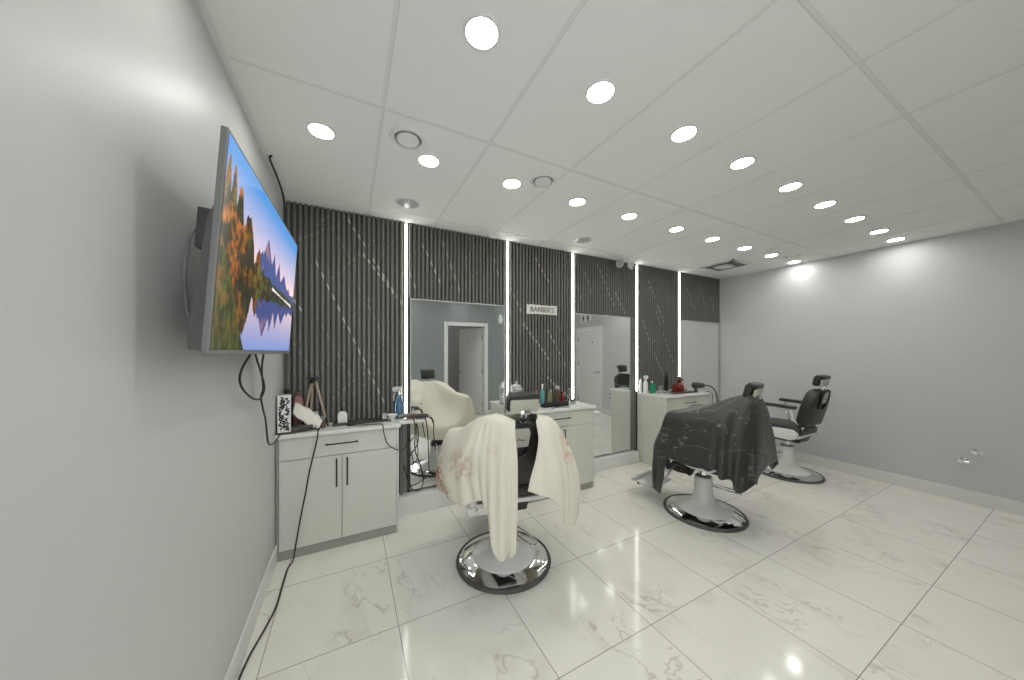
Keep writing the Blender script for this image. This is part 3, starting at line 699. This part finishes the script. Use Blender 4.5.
for k, (x, l_) in enumerate(((-.1, .16), (.03, .19), (.11, .15))):
    b = MB().m(('black', 'brown', 'dplastic')[k]); z_ = .008+.004*k; b.box(-l_/2, l_/2, .008, .016, 0, .006, .001)
    for q in range(int(l_/.006)): b.box(-l_/2+q*.006, -l_/2+q*.006+.003, -.014, .008, .001, .005)
    o = b.build('comb'); at(o, .085+x, 2.925, Z1+.008+.007*k); o.rotation_euler = (0, 0, (.1, -.12, .2)[k]); tag(o, ('black comb at the left end of the tray', 'brown comb in the middle of the tray', 'dark comb at the right end of the tray')[k], 'comb', 'combs in the tray')
t = thing('cream_tub', 'white cube-shaped tub standing at the left end of the dark tray', 'tub', (-.055, 2.93, Z1+.006))
b = MB().m('wplastic'); b.box(-.035, .035, -.03, .03, 0, .085, .008); b.build('tub_body', t, True)
b = MB().m('white'); b.box(-.026, .026, -.022, .022, .085, .10, .004); b.build('lid', t, True)
bottle('jar', .265, 2.92, Z1+.006, cylp(.019, .045), 'wplastic', 'small white jar at the right end of the dark tray', 'jar', [(0, .045), (.02, .045), (.02, .058), (0, .058)], 'lplastic')
b = MB().m('wplastic'); b.lathe([(.012, 0), (.012, .02), (.042, .055), (.045, .058), (.040, .055), (.009, .02)], n=24, cap=False); o = b.build('funnel', None, True); at(o, .325, 2.88, Z1); tag(o, 'small white funnel cup below the blue spray bottle', 'cup')
t = thing('spray_bottle', 'blue spray bottle with silver trigger head beside the first light strip', 'bottle', (.395, 2.98, Z1))
b = MB().m('blueliq'); b.lathe([(0, 0), (.036, 0), (.038, .006), (.038, .12), (.030, .16), (.014, .20), (.014, .215), (0, .215)], n=24); b.build('bottle_body', t, True)
b = MB().m('lplastic'); b.box(-.055, .02, -.014, .014, .235, .285, .010); b.m('chrome'); b.cyl((0, 0, .21), (0, 0, .245), .017, 14); b.box(-.06, -.05, -.01, .01, .25, .275, .003); b.build('spray_head', t, True)
b = MB().m('lplastic'); b.tube([(-.035, 0, .235), (-.05, 0, .20), (-.045, 0, .16)], .006, 8); b.build('trigger', t, True)
# clippers with cords hanging over the worktop's end
cl = [((.44, 2.95), .2, 'dark clipper lying nearest the light strip at the worktop end'), ((.50, 2.90), .1, 'middle dark clipper at the worktop end by the mirror'), ((.575, 2.86), -.1, 'outermost dark clipper hooked over the worktop edge by the mirror')]
for k, ((x, y), rz, lb) in enumerate(cl):
    t = thing('hair_clipper', lb, 'hair clipper', (x, y, Z1), rz, 'hair clippers at the worktop end')
    b = MB().m(('gplastic', 'brown', 'dplastic')[k]); b.tube([(-.06, 0, .02), (-.02, 0, .026), (.03, 0, .024), (.05, 0, .022)], [.014, .021, .019, .015], 12); b.build('clipper_body', t, True)
    b = MB().m('steel'); b.box(.048, .07, -.016, .016, .014, .03, .002); b.build('blade', t)
cable('clipper_cord', [(.47, 2.86, .92), (.49, 2.81, .915), (.50, 2.79, .83), (.50, 2.80, .66), (.55, 2.81, .50), (.575, 2.82, .36), (.545, 2.83, .29), (.485, 2.84, .30), (.45, 2.86, .40), (.46, 2.87, .56), (.53, 2.86, .68), (.54, 2.88, .80), (.535, 2.95, .865)], .005, 'black clipper cord in a long loop hanging beside the first cabinet')
cable('clipper_cord', [(.55, 2.84, .925), (.585, 2.80, .92), (.605, 2.79, .80), (.615, 2.80, .60), (.62, 2.82, .42), (.56, 2.84, .36), (.48, 2.85, .33), (.45, 2.87, .38), (.42, 2.9, .5)], .0045, 'black clipper cord hanging nearest the mirror')
cable('clipper_cord', [(.60, 2.87, .925), (.645, 2.84, .91), (.665, 2.83, .86), (.67, 2.83, .74), (.69, 2.84, .62)], [.008]*6*2+[.005]*13, 'thick plug lead drooping off the worktop end in front of the mirror')
cable('clipper_cord', [(.03, 2.83, .911), (.10, 2.81, .911), (.20, 2.79, .911), (.235, 2.74, .911), (.24, 2.72, .86), (.27, 2.715, .76), (.34, 2.715, .70), (.40, 2.76, .69), (.45, 2.84, .70), (.50, 2.86, .75)], .004, 'thin black cord lying on the first worktop and looping over its front')
b = MB().m('black'); b.tube([(0, 0, .008), (.03, 0, .008), (.05, 0, .007)], [.009, .008, .005], 10); o = b.build('cord_plug', None, True); at(o, -.02, 2.84, Z1+.001); o.rotation_euler = (0, 0, -.15); tag(o, 'black plug end lying on the first worktop', 'plug')

# ---- things on worktop 2
t = thing('storage_jar', 'clear apothecary jar with domed lid beside the second light strip', 'jar', (1.565, 2.93, Z2))
b = MB().m('glass'); b.lathe([(0, 0), (.055, 0), (.06, .01), (.06, .17), (.052, .19), (.056, .19), (.064, .17), (.064, .0)], n=28, cap=False); b.build('jar_body', t, True)
b = MB().m('lplastic'); b.lathe([(.062, .19), (.062, .20), (.05, .235), (.02, .25), (.012, .262), (.018, .275), (0, .285)], n=28, cap=False); b.build('lid', t, True)
b = MB().m('wplastic'); b.box(-.035, .035, -.035, .035, .005, .12, .02); b.build('cotton_filling', t, True)
t = thing('product_box', 'pink and white box behind the headrest of the white-caped chair', 'box', (1.69, 2.90, Z2)); b = MB().m('pink'); b.box(-.055, .055, -.03, .03, 0, .16, .004); b.build('box_body', t); b = MB().m('wplastic'); b.box(-.055, .055, -.031, .031, .125, .16, .003); b.build('lid', t)
bottle('bottle', 1.78, 2.88, Z2, cylp(.02, .17, .85, .01), 'orange', 'slim orange bottle right of the pink box')
bottle('bottle', 1.89, 2.93, Z2, cylp(.024, .17, .85, .010), 'aqua', 'aqua bottle with white pump on the second worktop', cap=[(0, .18), (.009, .18), (.009, .22), (.014, .222), (.014, .235), (0, .235)], capm='wplastic')
bottle('bottle', 1.97, 2.91, Z2, cylp(.02, .14, .85, .010), 'glass', 'small clear bottle right of the aqua bottle', cap=[(0, .15), (.012, .15), (.012, .17), (0, .17)], capm='brown')
bottle('bottle', 2.01, 2.95, Z2, cylp(.019, .13, .85, .010), 'olive', 'pale olive bottle between clear bottle and dark red bottle', cap=[(0, .14), (.012, .14), (.012, .165), (0, .165)], capm='wplastic')
bottle('bottle', 2.085, 2.93, Z2, cylp(.034, .16, .75, .016), 'brown', 'dark brown bottle with pale cap on the second worktop', cap=[(0, .17), (.022, .17), (.024, .20), (0, .21)], capm='lplastic')
bottle('bottle', 2.14, 2.90, Z2, cylp(.022, .11, .8, .012), 'red', 'small red bottle in front of the third light strip', cap=[(0, .12), (.014, .12), (.014, .145), (0, .145)], capm='red')
bottle('jar', 2.19, 2.93, Z2, cylp(.028, .07), 'dplastic', 'black round jar right of the red bottle', 'jar', [(0, .07), (.029, .07), (.029, .085), (0, .085)], 'dplastic')
t = thing('tool_rack', 'black rack of clipper guards on the second worktop', 'rack', (1.98, 2.82, Z2), 0)
b = MB().m('black'); b.prism([(-.04, 0), (.04, 0), (.03, .03), (-.03, .05)], -.16, .16, 'x', .002); b.build('rack_body', t)
for k in range(7):
    b = MB().m('dplastic'); x = -.135+k*.045; b.box(x-.014, x+.014, -.035, -.01, .03, .055, .003); b.build('clipper_guard', t)
for k, (x, y, a_) in enumerate(((1.93, 2.74, .5), (2.02, 2.73, -.4))):
    b = MB().m('black'); b.box(-.07, .07, -.006, .006, 0, .006, .002)
    for q in range(18): b.box(-.01+q*.0044, -.01+q*.0044+.0024, -.02, -.005, .001, .004)
    o = b.build('comb'); at(o, x, y, Z2); o.rotation_euler = (0, 0, a_); tag(o, ('left black comb lying at the front of the second worktop', 'right black comb lying at the front of the second worktop')[k], 'comb', 'combs on the second worktop')
bottle('glass_vase', 2.31, 2.97, Z2, [(0, 0), (.026, 0), (.03, .006), (.028, .10), (.024, .16), (.022, .16), (.026, .1), (.026, .01), (0, .01)], 'glass', 'tall clear glass at the right end of the second worktop', 'glass', grp=None)
t = thing('small_bowl', 'small steel bowl with a dark brush at the right end of the second worktop', 'bowl', (2.27, 2.88, Z2)); b = MB().m('lplastic'); b.lathe([(0, 0), (.025, 0), (.045, .03), (.047, .034), (.042, .03), (.02, .006), (0, .006)], n=24, cap=False); b.build('bowl_body', t, True)
b = MB().m('black'); b.lathe([(0, .01), (.02, .02), (.026, .045), (0, .05)], n=16); b.build('brush', t, True)

# ---- things on worktop 3
bottle('bottle', 3.545, 3.02, Z3, cylp(.018, .17, .85, .010), 'wplastic', 'slim white bottle at the left end of the third worktop', cap=[(0, .18), (.011, .18), (.011, .20), (0, .20)], capm='gplastic')
t = thing('spray_bottle', 'white spray bottle with orange nozzle at the left end of the third worktop', 'bottle', (3.565, 2.955, Z3))
b = MB().m('wplastic'); b.lathe([(0, 0), (.028, 0), (.03, .005), (.03, .13), (.012, .17), (.012, .19), (0, .19)], n=20); b.build('bottle_body', t, True)
b = MB().m('cream_sign'); b.box(-.03, .035, -.015, .015, .19, .235, .008); b.m('orange'); b.box(.033, .05, -.008, .008, .2, .225, .003); b.build('spray_head', t, True)
bottle('bottle', 3.61, 2.89, Z3, cylp(.026, .13, .85, .012), 'green', 'green bottle on the third worktop', cap=[(0, .14), (.014, .14), (.014, .165), (0, .165)], capm='wplastic')
bottle('bottle', 3.67, 2.90, Z3, cylp(.02, .11, .85, .012), 'green', 'smaller green bottle right of the taller green bottle', cap=[(0, .12), (.012, .12), (.012, .135), (0, .135)], capm='green')
bottle('glass_cup', 3.82, 2.92, Z3, [(0, 0), (.028, 0), (.032, .09), (.029, .09), (.026, .006), (0, .006)], 'glass', 'clear cup left of the tall dark bottle', 'glass', grp=None)
t = thing('safety_glasses', 'clear framed glasses lying at the front of the third worktop', 'glasses', (3.66, 2.70, Z3))
for s in (-1, 1):
    b = MB().m('lplastic'); b.tube([(s*.034+.028*math.cos(a), .0, .026+.022*math.sin(a)) for a in [2*PI*k/16 for k in range(16)]], .004, 6, True); b.build('lens_rim', t, True)
    b = MB().m('black'); b.tube([(s*.062, 0, .03), (s*.064, .06, .028), (s*.06, .11, .012)], .0025, 6); b.build('temple', t, True)
bottle('bottle', 4.02, 2.97, Z3, cylp(.026, .22, .9, .016), 'black', 'tall black bottle on the third worktop', cap=[(0, .23), (.018, .23), (.018, .27), (0, .275)], capm='dplastic')
t = thing('tool_tray', 'flat dark tray under the red decanter on the third worktop', 'tray', (4.03, 2.76, Z3)); b = MB().m('brown'); b.box(-.25, .25, -.09, .09, 0, .012, .004); b.m('dplastic'); b.box(-.25, .25, -.09, -.084, .01, .022, .002); b.box(-.25, .25, .084, .09, .01, .022, .002); b.build('tray_body', t)
bottle('candle_jar', 3.93, 2.78, Z3+.0125, cylp(.034, .09, .9), 'red', 'squat red jar at the left end of the dark tray', 'jar', [(0, .09), (.03, .09), (.03, .10), (0, .10)], 'red', grp=None)
bottle('decanter', 4.05, 2.80, Z3+.0125, [(0, 0), (.055, 0), (.06, .02), (.05, .09), (.02, .12), (.018, .14), (0, .14)], 'red', 'red decanter with dark flared stopper on the dark tray', 'decanter', [(0, .14), (.02, .14), (.055, .165), (.05, .175), (.015, .18), (.015, .20), (0, .205)], 'brown', grp=None)
bottle('bottle', 4.14, 2.82, Z3+.0125, cylp(.026, .10, .85, .012), 'amber', 'amber bottle right of the red decanter', cap=[(0, .11), (.014, .11), (.014, .13), (0, .13)], capm='orange')
t = thing('hair_dryer', 'black hair dryer standing at the right end of the third worktop', 'hair dryer', (4.34, 2.74, Z3), -.5)
b = MB().m('dplastic'); b.lathe([(0, -.06), (.03, -.058), (.045, -.04), (.046, .02), (.036, .07), (.03, .10), (.026, .10), (.03, .06)], (0, 0, .085), 22, rot=(0, PI/2, 0), cap=False); b.build('barrel', t, True)
b = MB().m('dplastic'); b.tube([(-.01, 0, .06), (-.012, 0, .0)], [.018, .02], 12); b.build('dryer_handle', t, True)
cable('dryer_cord', [(4.40, 2.71, 1.03), (4.47, 2.66, 1.03), (4.53, 2.62, .99), (4.55, 2.59, .90), (4.55, 2.58, .75), (4.53, 2.6, .55)], .008, 'thick black hair dryer cord hanging off the third worktop')
cable('dryer_cord', [(4.36, 2.62, .955), (4.38, 2.565, .95), (4.40, 2.555, .90), (4.42, 2.56, .75), (4.40, 2.56, .6)], .004, 'thin black cord hanging at the right end of the third worktop')

# ------------------------------------------------------------------ barber chairs (local: +y = the way the chair faces)
def barber_chair(loc, rotz, lb, rec=.30, hx=0, hz=.565, lever=-50):
    t = thing('barber_chair', lb, 'barber chair', loc, rotz, 'barber chairs')
    # base
    b = MB().m('chrome'); b.lathe([(0, .004), (.325, .004), (.325, .018), (.30, .030), (.23, .046), (.20, .05), (0, .05)], n=56); bp = b.build('base_plate', t, True)
    b = MB().m('rubber'); b.lathe([(.318, 0), (.336, 0), (.341, .012), (.334, .024), (.318, .024), (.312, .012)], n=56, cap=False); b.build('rubber_rim', bp, True)
    b = MB().m('shell'); b.lathe([(.222, .044), (.222, .052), (.19, .075), (.125, .10), (.092, .135), (.08, .19), (.074, .30), (.072, .335), (.066, .342), (0, .342)], n=44); b.build('pedestal', t, True)
    b = MB().m('gplastic'); b.lathe([(.064, .342), (.064, .348), (.04, .352)], n=32); b.m('chrome'); b.lathe([(.036, .35), (.036, .43), (0, .43)], n=24); b.build('piston', t, True)
    a = math.radians(lever); c, s = math.cos(a), math.sin(a)
    def rp(u_, v_, z): return (u_*c-v_*s, u_*s+v_*c, z)
    b = MB().m('chrome'); b.tube(spline([rp(.06, -.028, .27), rp(.17, -.035, .25), rp(.27, -.032, .232), rp(.295, 0, .228), rp(.27, .032, .232), rp(.17, .035, .25), rp(.06, .028, .27)], 5), .006, 8); b.build('pump_lever', t, True)
    # under-frame and shell
    b = MB().m('black'); b.prism([(-.16, .42), (.20, .42), (.26, .50), (-.2, .50)], -.12, .12, 'x', .006); b.build('seat_mount', t)
    b = MB().m('shell')
    for sx in (-1, 1):
        b.prism([(-.20, .50), (-.14, .47), (.0, .475), (.2, .53), (.22, .59), (-.16, .60), (-.21, .56)], sx*.235, sx*.285, 'x', .016)
    b.prism([(-.2, .49), (.22, .49), (.24, .53), (-.22, .53)], -.24, .24, 'x', .008)
    b.build('seat_shell', t, True)
    b = MB().m('leather'); b.box(-.235, .235, -.22, .26, .525, .625, .035, seg=4); b.build('seat_cushion', t, True)
    # backrest leaning by rec
    bt = MB().m('leather')
    def bk(p): # rotate about (y=-.2,z=.64)
        y, z = p[1], p[2]; return Vector((p[0], -.20+y*math.cos(rec)-(z)*math.sin(rec), .64+y*math.sin(rec)+z*math.cos(rec)))
    prof = [(-.21, 0), (-.225, .08), (-.23, .2), (-.225, .32), (-.19, .40), (-.12, .435), (0, .445), (.12, .435), (.19, .40), (.225, .32), (.23, .2), (.225, .08), (.21, 0)]
    q = bmesh.new(); rings = []
    for y, sc in ((-.055, .90), (-.045, .97), (-.02, 1.0), (.02, 1.0), (.045, .96), (.055, .86)):
        rings.append([q.verts.new(bk((x*sc, y, .2+(z-.2)*sc))) for x, z in prof])
    for A_, B_ in zip(rings, rings[1:]):
        for k in range(len(prof)): q.faces.new((A_[k], A_[(k+1) % len(prof)], B_[(k+1) % len(prof)], B_[k]))
    q.faces.new(rings[0]); q.faces.new(rings[-1]); bmesh.ops.recalc_face_normals(q, faces=q.faces); bt._merge(q)
    br = bt.build('backrest', t, True)
    b = MB().m('black')
    loop = [bk((x, -.068, z)) for x, z in [(-.075, .30), (-.085, .38), (-.06, .44), (0, .455), (.06, .44), (.085, .38), (.075, .30), (.05, .24), (0, .22), (-.05, .24)]]
    b.tube(loop, .013, 8, True); b.build('back_handle_loop', br, True)
    pl = MB().m('beige')
    c8 = [bk((x, y, z)) for y in (-.062, -.072) for x, z in [(-.06, .30), (.06, .30), (.068, .425), (-.068, .425)]]
    q = bmesh.new(); V_ = [q.verts.new(p) for p in c8]
    for f in ((0, 1, 2, 3), (7, 6, 5, 4), (0, 4, 5, 1), (1, 5, 6, 2), (2, 6, 7, 3), (3, 7, 4, 0)): q.faces.new([V_[i] for i in f])
    bmesh.ops.recalc_face_normals(q, faces=q.faces); pl._merge(q)
    pl.m('ink'); pl.tube([bk((-.02, -.073, .345)), bk((-.008, -.0735, .36)), bk((.0, -.073, .35)), bk((.03, -.073, .348))], .0035, 6); pl.build('back_plate', br)
    b = MB().m('chrome')
    for sx in (-.18, .18):
        b.tube([bk((sx, -.03, .02)), bk((sx, -.01, -.06)), Vector((sx, -.17, .55))], .012, 8)
    b.build('back_bracket', t, True)
    # headrest
    b = MB().m('leather')
    hc = bk((hx, .0, hz)); tl = rec*.7
    b.box(hc.x-.10, hc.x+.10, hc.y-.005, hc.y+.055, hc.z-.055, hc.z+.06, .022, rot=(tl, 0, 0), seg=4); hd = b.build('headrest', t, True)
    b = MB().m('leather'); b.box(hc.x-.098, hc.x+.098, hc.y-.045, hc.y+.03, hc.z+.022, hc.z+.068, .012, rot=(tl, 0, 0)); b.build('headrest_top_roll', hd, True)
    b = MB().m('beige'); b.box(hc.x-.09, hc.x+.09, hc.y-.034, hc.y-.014, hc.z-.055, hc.z+.03, .004, rot=(tl, 0, 0)); b.build('headrest_plate', hd, True)
    b = MB().m('chrome')
    b.tube([bk((hx-.014, -.03, .40)), bk((hx-.014, -.03, .54))], .007, 8); b.tube([bk((hx+.014, -.03, .40)), bk((hx+.014, -.03, .54))], .007, 8); b.box(hc.x-.03, hc.x+.03, hc.y-.046, hc.y-.034, hc.z-.065, hc.z-.04, .003); b.build('headrest_post', t, True)
    for sx in (-1, 1):
        ap = thing_part('armrest', t)
        b = MB().m('leather'); b.box(sx*.285-.033, sx*.285+.033, -.20, .19, .845, .882, .014, seg=3, rot=(.03, 0, 0)); b.build('arm_pad', ap, True)
        b = MB().m('chrome'); b.tube(spline([(sx*.285, .12, .85), (sx*.285, .14, .76), (sx*.28, .10, .68), (sx*.27, .06, .57)], 5), .014, 10); b.build('arm_support', ap, True)
        b = MB().m('chrome'); b.tube([(sx*.285, -.14, .85), (sx*.275, -.17, .72), (sx*.22, -.19, .66)], .010, 8); b.build('arm_bracket', ap, True)
    # footrest
    b = MB().m('leather'); b.box(-.17, .17, .255, .30, .36, .52, .018, rot=(-.35, 0, 0), seg=3); b.build('calf_pad', t, True)
    fr = thing_part('footrest', t)
    b = MB().m('chrome')
    for sx in (-.12, .12): b.tube([(sx, .22, .48), (sx, .33, .32), (sx, .40, .17)], .011, 8)
    b.build('footrest_arm', fr, True)
    b = MB().m('steel'); b.box(-.19, .19, .37, .62, .145, .158, .006, rot=(.10, 0, 0)); b.m('chrome'); b.box(-.195, .195, .60, .625, .15, .175, .006); b.build('foot_plate', fr, True)
    b = MB().m('black')
    for sx in (-.14, .14): b.lathe([(0, 0), (.012, 0), (.012, .02), (.006, .022), (.006, .04), (0, .04)], (sx, .57, .118), 12)
    b.build('foot_stud', fr, True)
    return t
def thing_part(name, parent):
    o = bpy.data.objects.new(name, None); C.objects.link(o); o.parent = parent; o.empty_display_size = .03; return o

A1 = -math.atan2(.17, .985); A2 = math.atan2(.2, .98); A3 = 0.0
ch1 = barber_chair((.99, 2.05, 0), A1, 'barber chair under the stained white cape, nearest the camera', rec=.27, hx=.025, lever=-60)
ch2 = barber_chair((2.94, 1.79, 0), A2, 'barber chair under the black cape, in the middle', rec=.34, lever=-62)
ch3 = barber_chair((4.82, 1.90, 0), A3, 'uncovered black barber chair nearest the right wall', rec=.24, hz=.54, lever=150)

# ------------------------------------------------------------------ capes
def drape(name, G_, m, loc, rotz, lb, thick=.004, wob=.004, cat='cape', seed=3):
    b = MB().m(m); b.grid(G_); o = b.build(name, None, 'all')
    o.location = loc; o.rotation_euler = (0, 0, rotz)
    md = o.modifiers.new('thickness', 'SOLIDIFY'); md.thickness = thick; md.offset = 1
    tag(o, lb, cat); return o
def mirror_x(s): return s+[(-x, z) for x, z in reversed(s[:-1])]
# black cape on the middle chair: cross sections from front (legs) to back
def sec(y, L_, Rr=None):
    """L_ = left points bottom->top ending with the centre; Rr optional right ones"""
    pts = L_+([(-x, z) for x, z in reversed(L_[:-1])] if Rr is None else Rr)
    return [(x, y, z) for x, z in pts]
secs = [
    sec(.37, [(-.20, .26), (-.22, .36), (-.21, .47), (-.17, .58), (0, .62)]),
    sec(.34, [(-.27, .21), (-.29, .36), (-.28, .50), (-.24, .63), (0, .66)]),
    sec(.29, [(-.33, .19), (-.34, .38), (-.335, .56), (-.29, .71), (0, .72)]),
    sec(.235, [(-.35, .20), (-.36, .42), (-.355, .64), (-.32, .82), (0, .81)]),
    sec(.20, [(-.365, .33), (-.37, .50), (-.36, .72), (-.33, .925), (0, .91)]),
    sec(.165, [(-.375, .53), (-.375, .64), (-.365, .78), (-.33, .95), (0, .94)]),
    sec(.02, [(-.40, .535), (-.395, .66), (-.38, .82), (-.33, .955), (0, 1.00)]),
    sec(-.16, [(-.41, .535), (-.40, .68), (-.38, .86), (-.31, .995), (0, 1.075)]),
    sec(-.27, [(-.42, .53), (-.41, .68), (-.37, .88), (-.25, 1.04), (0, 1.12)]),
    sec(-.35, [(-.43, .48), (-.41, .62), (-.34, .86), (-.20, 1.07), (0, 1.15)]),
    sec(-.405, [(-.41, .45), (-.39, .58), (-.32, .84), (-.18, 1.07), (0, 1.15)]),
    sec(-.445, [(-.37, .46), (-.35, .60), (-.28, .82), (-.15, 1.02), (0, 1.08)]),
    sec(-.47, [(-.33, .48), (-.31, .60), (-.25, .76), (-.13, .90), (0, .94)]),
    sec(-.48, [(-.31, .50), (-.29, .58), (-.23, .68), (-.12, .76), (0, .78)]),
    sec(-.485, [(-.31, .49), (-.29, .53), (-.23, .56), (-.12, .57), (0, .57)]),
]
G2 = loft(secs, 7, 7)
nR = len(G2)
for i, row in enumerate(G2):
    y = row[0].y
    for j, p in enumerate(row):
        sdn = abs(j/(len(row)-1)-.5)*2            # 1 at the hems, 0 at the ridge
        hang = max(0, sdn-.28)/.72
        sg = -1 if j < len(row)/2 else 1
        amp = .034*hang*(1.0 if y < -.22 else .5 if y > .2 else .2)
        ph = 62*y+(0 if sg < 0 else 1.3)
        p.x += sg*amp*math.sin(ph*1.0)+sg*.006*hang*math.sin(y*90+p.z*9)
        p.z += .006*math.sin(y*22+p.x*18)*(1-hang*.5)-.018*hang*math.cos(ph*.8+1)*(sdn > .9)*(y < -.2)
        if sdn < .5: p.z -= .010*math.sin(PI*min(1, max(0, (y+.38)/.55)))*(1-sdn*1.6)   # sag
drape('barber_cape', G2, 'darkcape', (2.94, 1.79, 0), A2, 'black cape with pale crackle lines draped over the middle chair')

# stained white cape on the near chair: columns run round the neck, rows go from collar to hem
cols = [  # each: collar, shoulder, mid, low, hem   (from the slit round the left, front, right, back to the slit)
    [(-.045, -.40, 1.09), (-.060, -.445, 1.02), (-.055, -.47, .88), (-.060, -.49, .65), (-.075, -.50, .36)],
    [(-.07, -.39, 1.10), (-.10, -.44, 1.06), (-.12, -.475, .88), (-.13, -.495, .62), (-.135, -.505, .345)],
    [(-.09, -.37, 1.11), (-.15, -.42, 1.09), (-.185, -.46, .88), (-.195, -.48, .62), (-.195, -.49, .37)],
    [(-.11, -.36, 1.115), (-.20, -.38, 1.10), (-.25, -.42, .92), (-.26, -.42, .78), (-.245, -.43, .62)],
    [(-.13, -.34, 1.12), (-.24, -.32, 1.09), (-.32, -.35, .95), (-.36, -.33, .80), (-.34, -.33, .60)],
    [(-.13, -.31, 1.12), (-.28, -.18, 1.04), (-.40, -.20, .90), (-.45, -.20, .76), (-.44, -.18, .60)],
    [(-.12, -.28, 1.11), (-.27, -.05, .985), (-.40, -.02, .89), (-.46, .0, .70), (-.45, .02, .58)],
    [(-.10, -.26, 1.10), (-.23, .10, .945), (-.35, .22, .90), (-.40, .24, .72), (-.39, .24, .56)],
    [(-.05, -.25, 1.10), (-.10, -.02, .82), (-.16, .18, .68), (-.18, .31, .60), (-.18, .34, .46)],
    [(.05, -.25, 1.10), (.08, -.02, .80), (.12, .18, .67), (.14, .31, .60), (.14, .34, .44)],
    [(.10, -.26, 1.10), (.23, .10, .945), (.35, .22, .90), (.42, .22, .72), (.42, .22, .56)],
    [(.12, -.28, 1.10), (.27, -.05, .98), (.40, -.04, .87), (.50, -.02, .66), (.53, -.02, .50)],
    [(.13, -.31, 1.10), (.28, -.18, 1.02), (.40, -.20, .86), (.48, -.22, .68), (.50, -.20, .50)],
    [(.12, -.34, 1.10), (.25, -.30, 1.05), (.34, -.33, .86), (.38, -.34, .64), (.38, -.32, .36)],
    [(.11, -.37, 1.09), (.19, -.39, 1.05), (.25, -.42, .86), (.28, -.43, .66), (.31, -.38, .42)],
    [(.095, -.39, 1.08), (.13, -.43, 1.02), (.16, -.46, .86), (.17, -.47, .72), (.18, -.46, .60)],
    [(.09, -.40, 1.07), (.09, -.445, .98), (.065, -.47, .88), (.03, -.48, .78), (.005, -.485, .70)],
]
rows1 = [[c[i] for c in cols] for i in range(5)]
G1 = loft(rows1, 8, 9)
for i, row in enumerate(G1):
    t_ = i/(len(G1)-1)
    for j, p in enumerate(row):
        s_ = j/(len(row)-1)
        f = t_**1.2
        n = Vector((p.x, p.y+.05, 0)); n.normalize()
        a_ = .016*f*math.sin(s_*2*PI*10+1.8*math.sin(s_*17)+.8*math.sin(t_*2.5+s_*9))+.011*f*math.sin(s_*2*PI*23+2.2*math.sin(s_*31)+t_*2)
        if .4 < s_ < .62: a_ *= .4
        p += n*a_
        p.z += .006*math.sin(s_*60+t_*14)*f
drape('barber_cape', G1, 'whitecape', (.99, 2.05, 0), A1, 'white cape with reddish stains draped over the near chair', thick=.004)
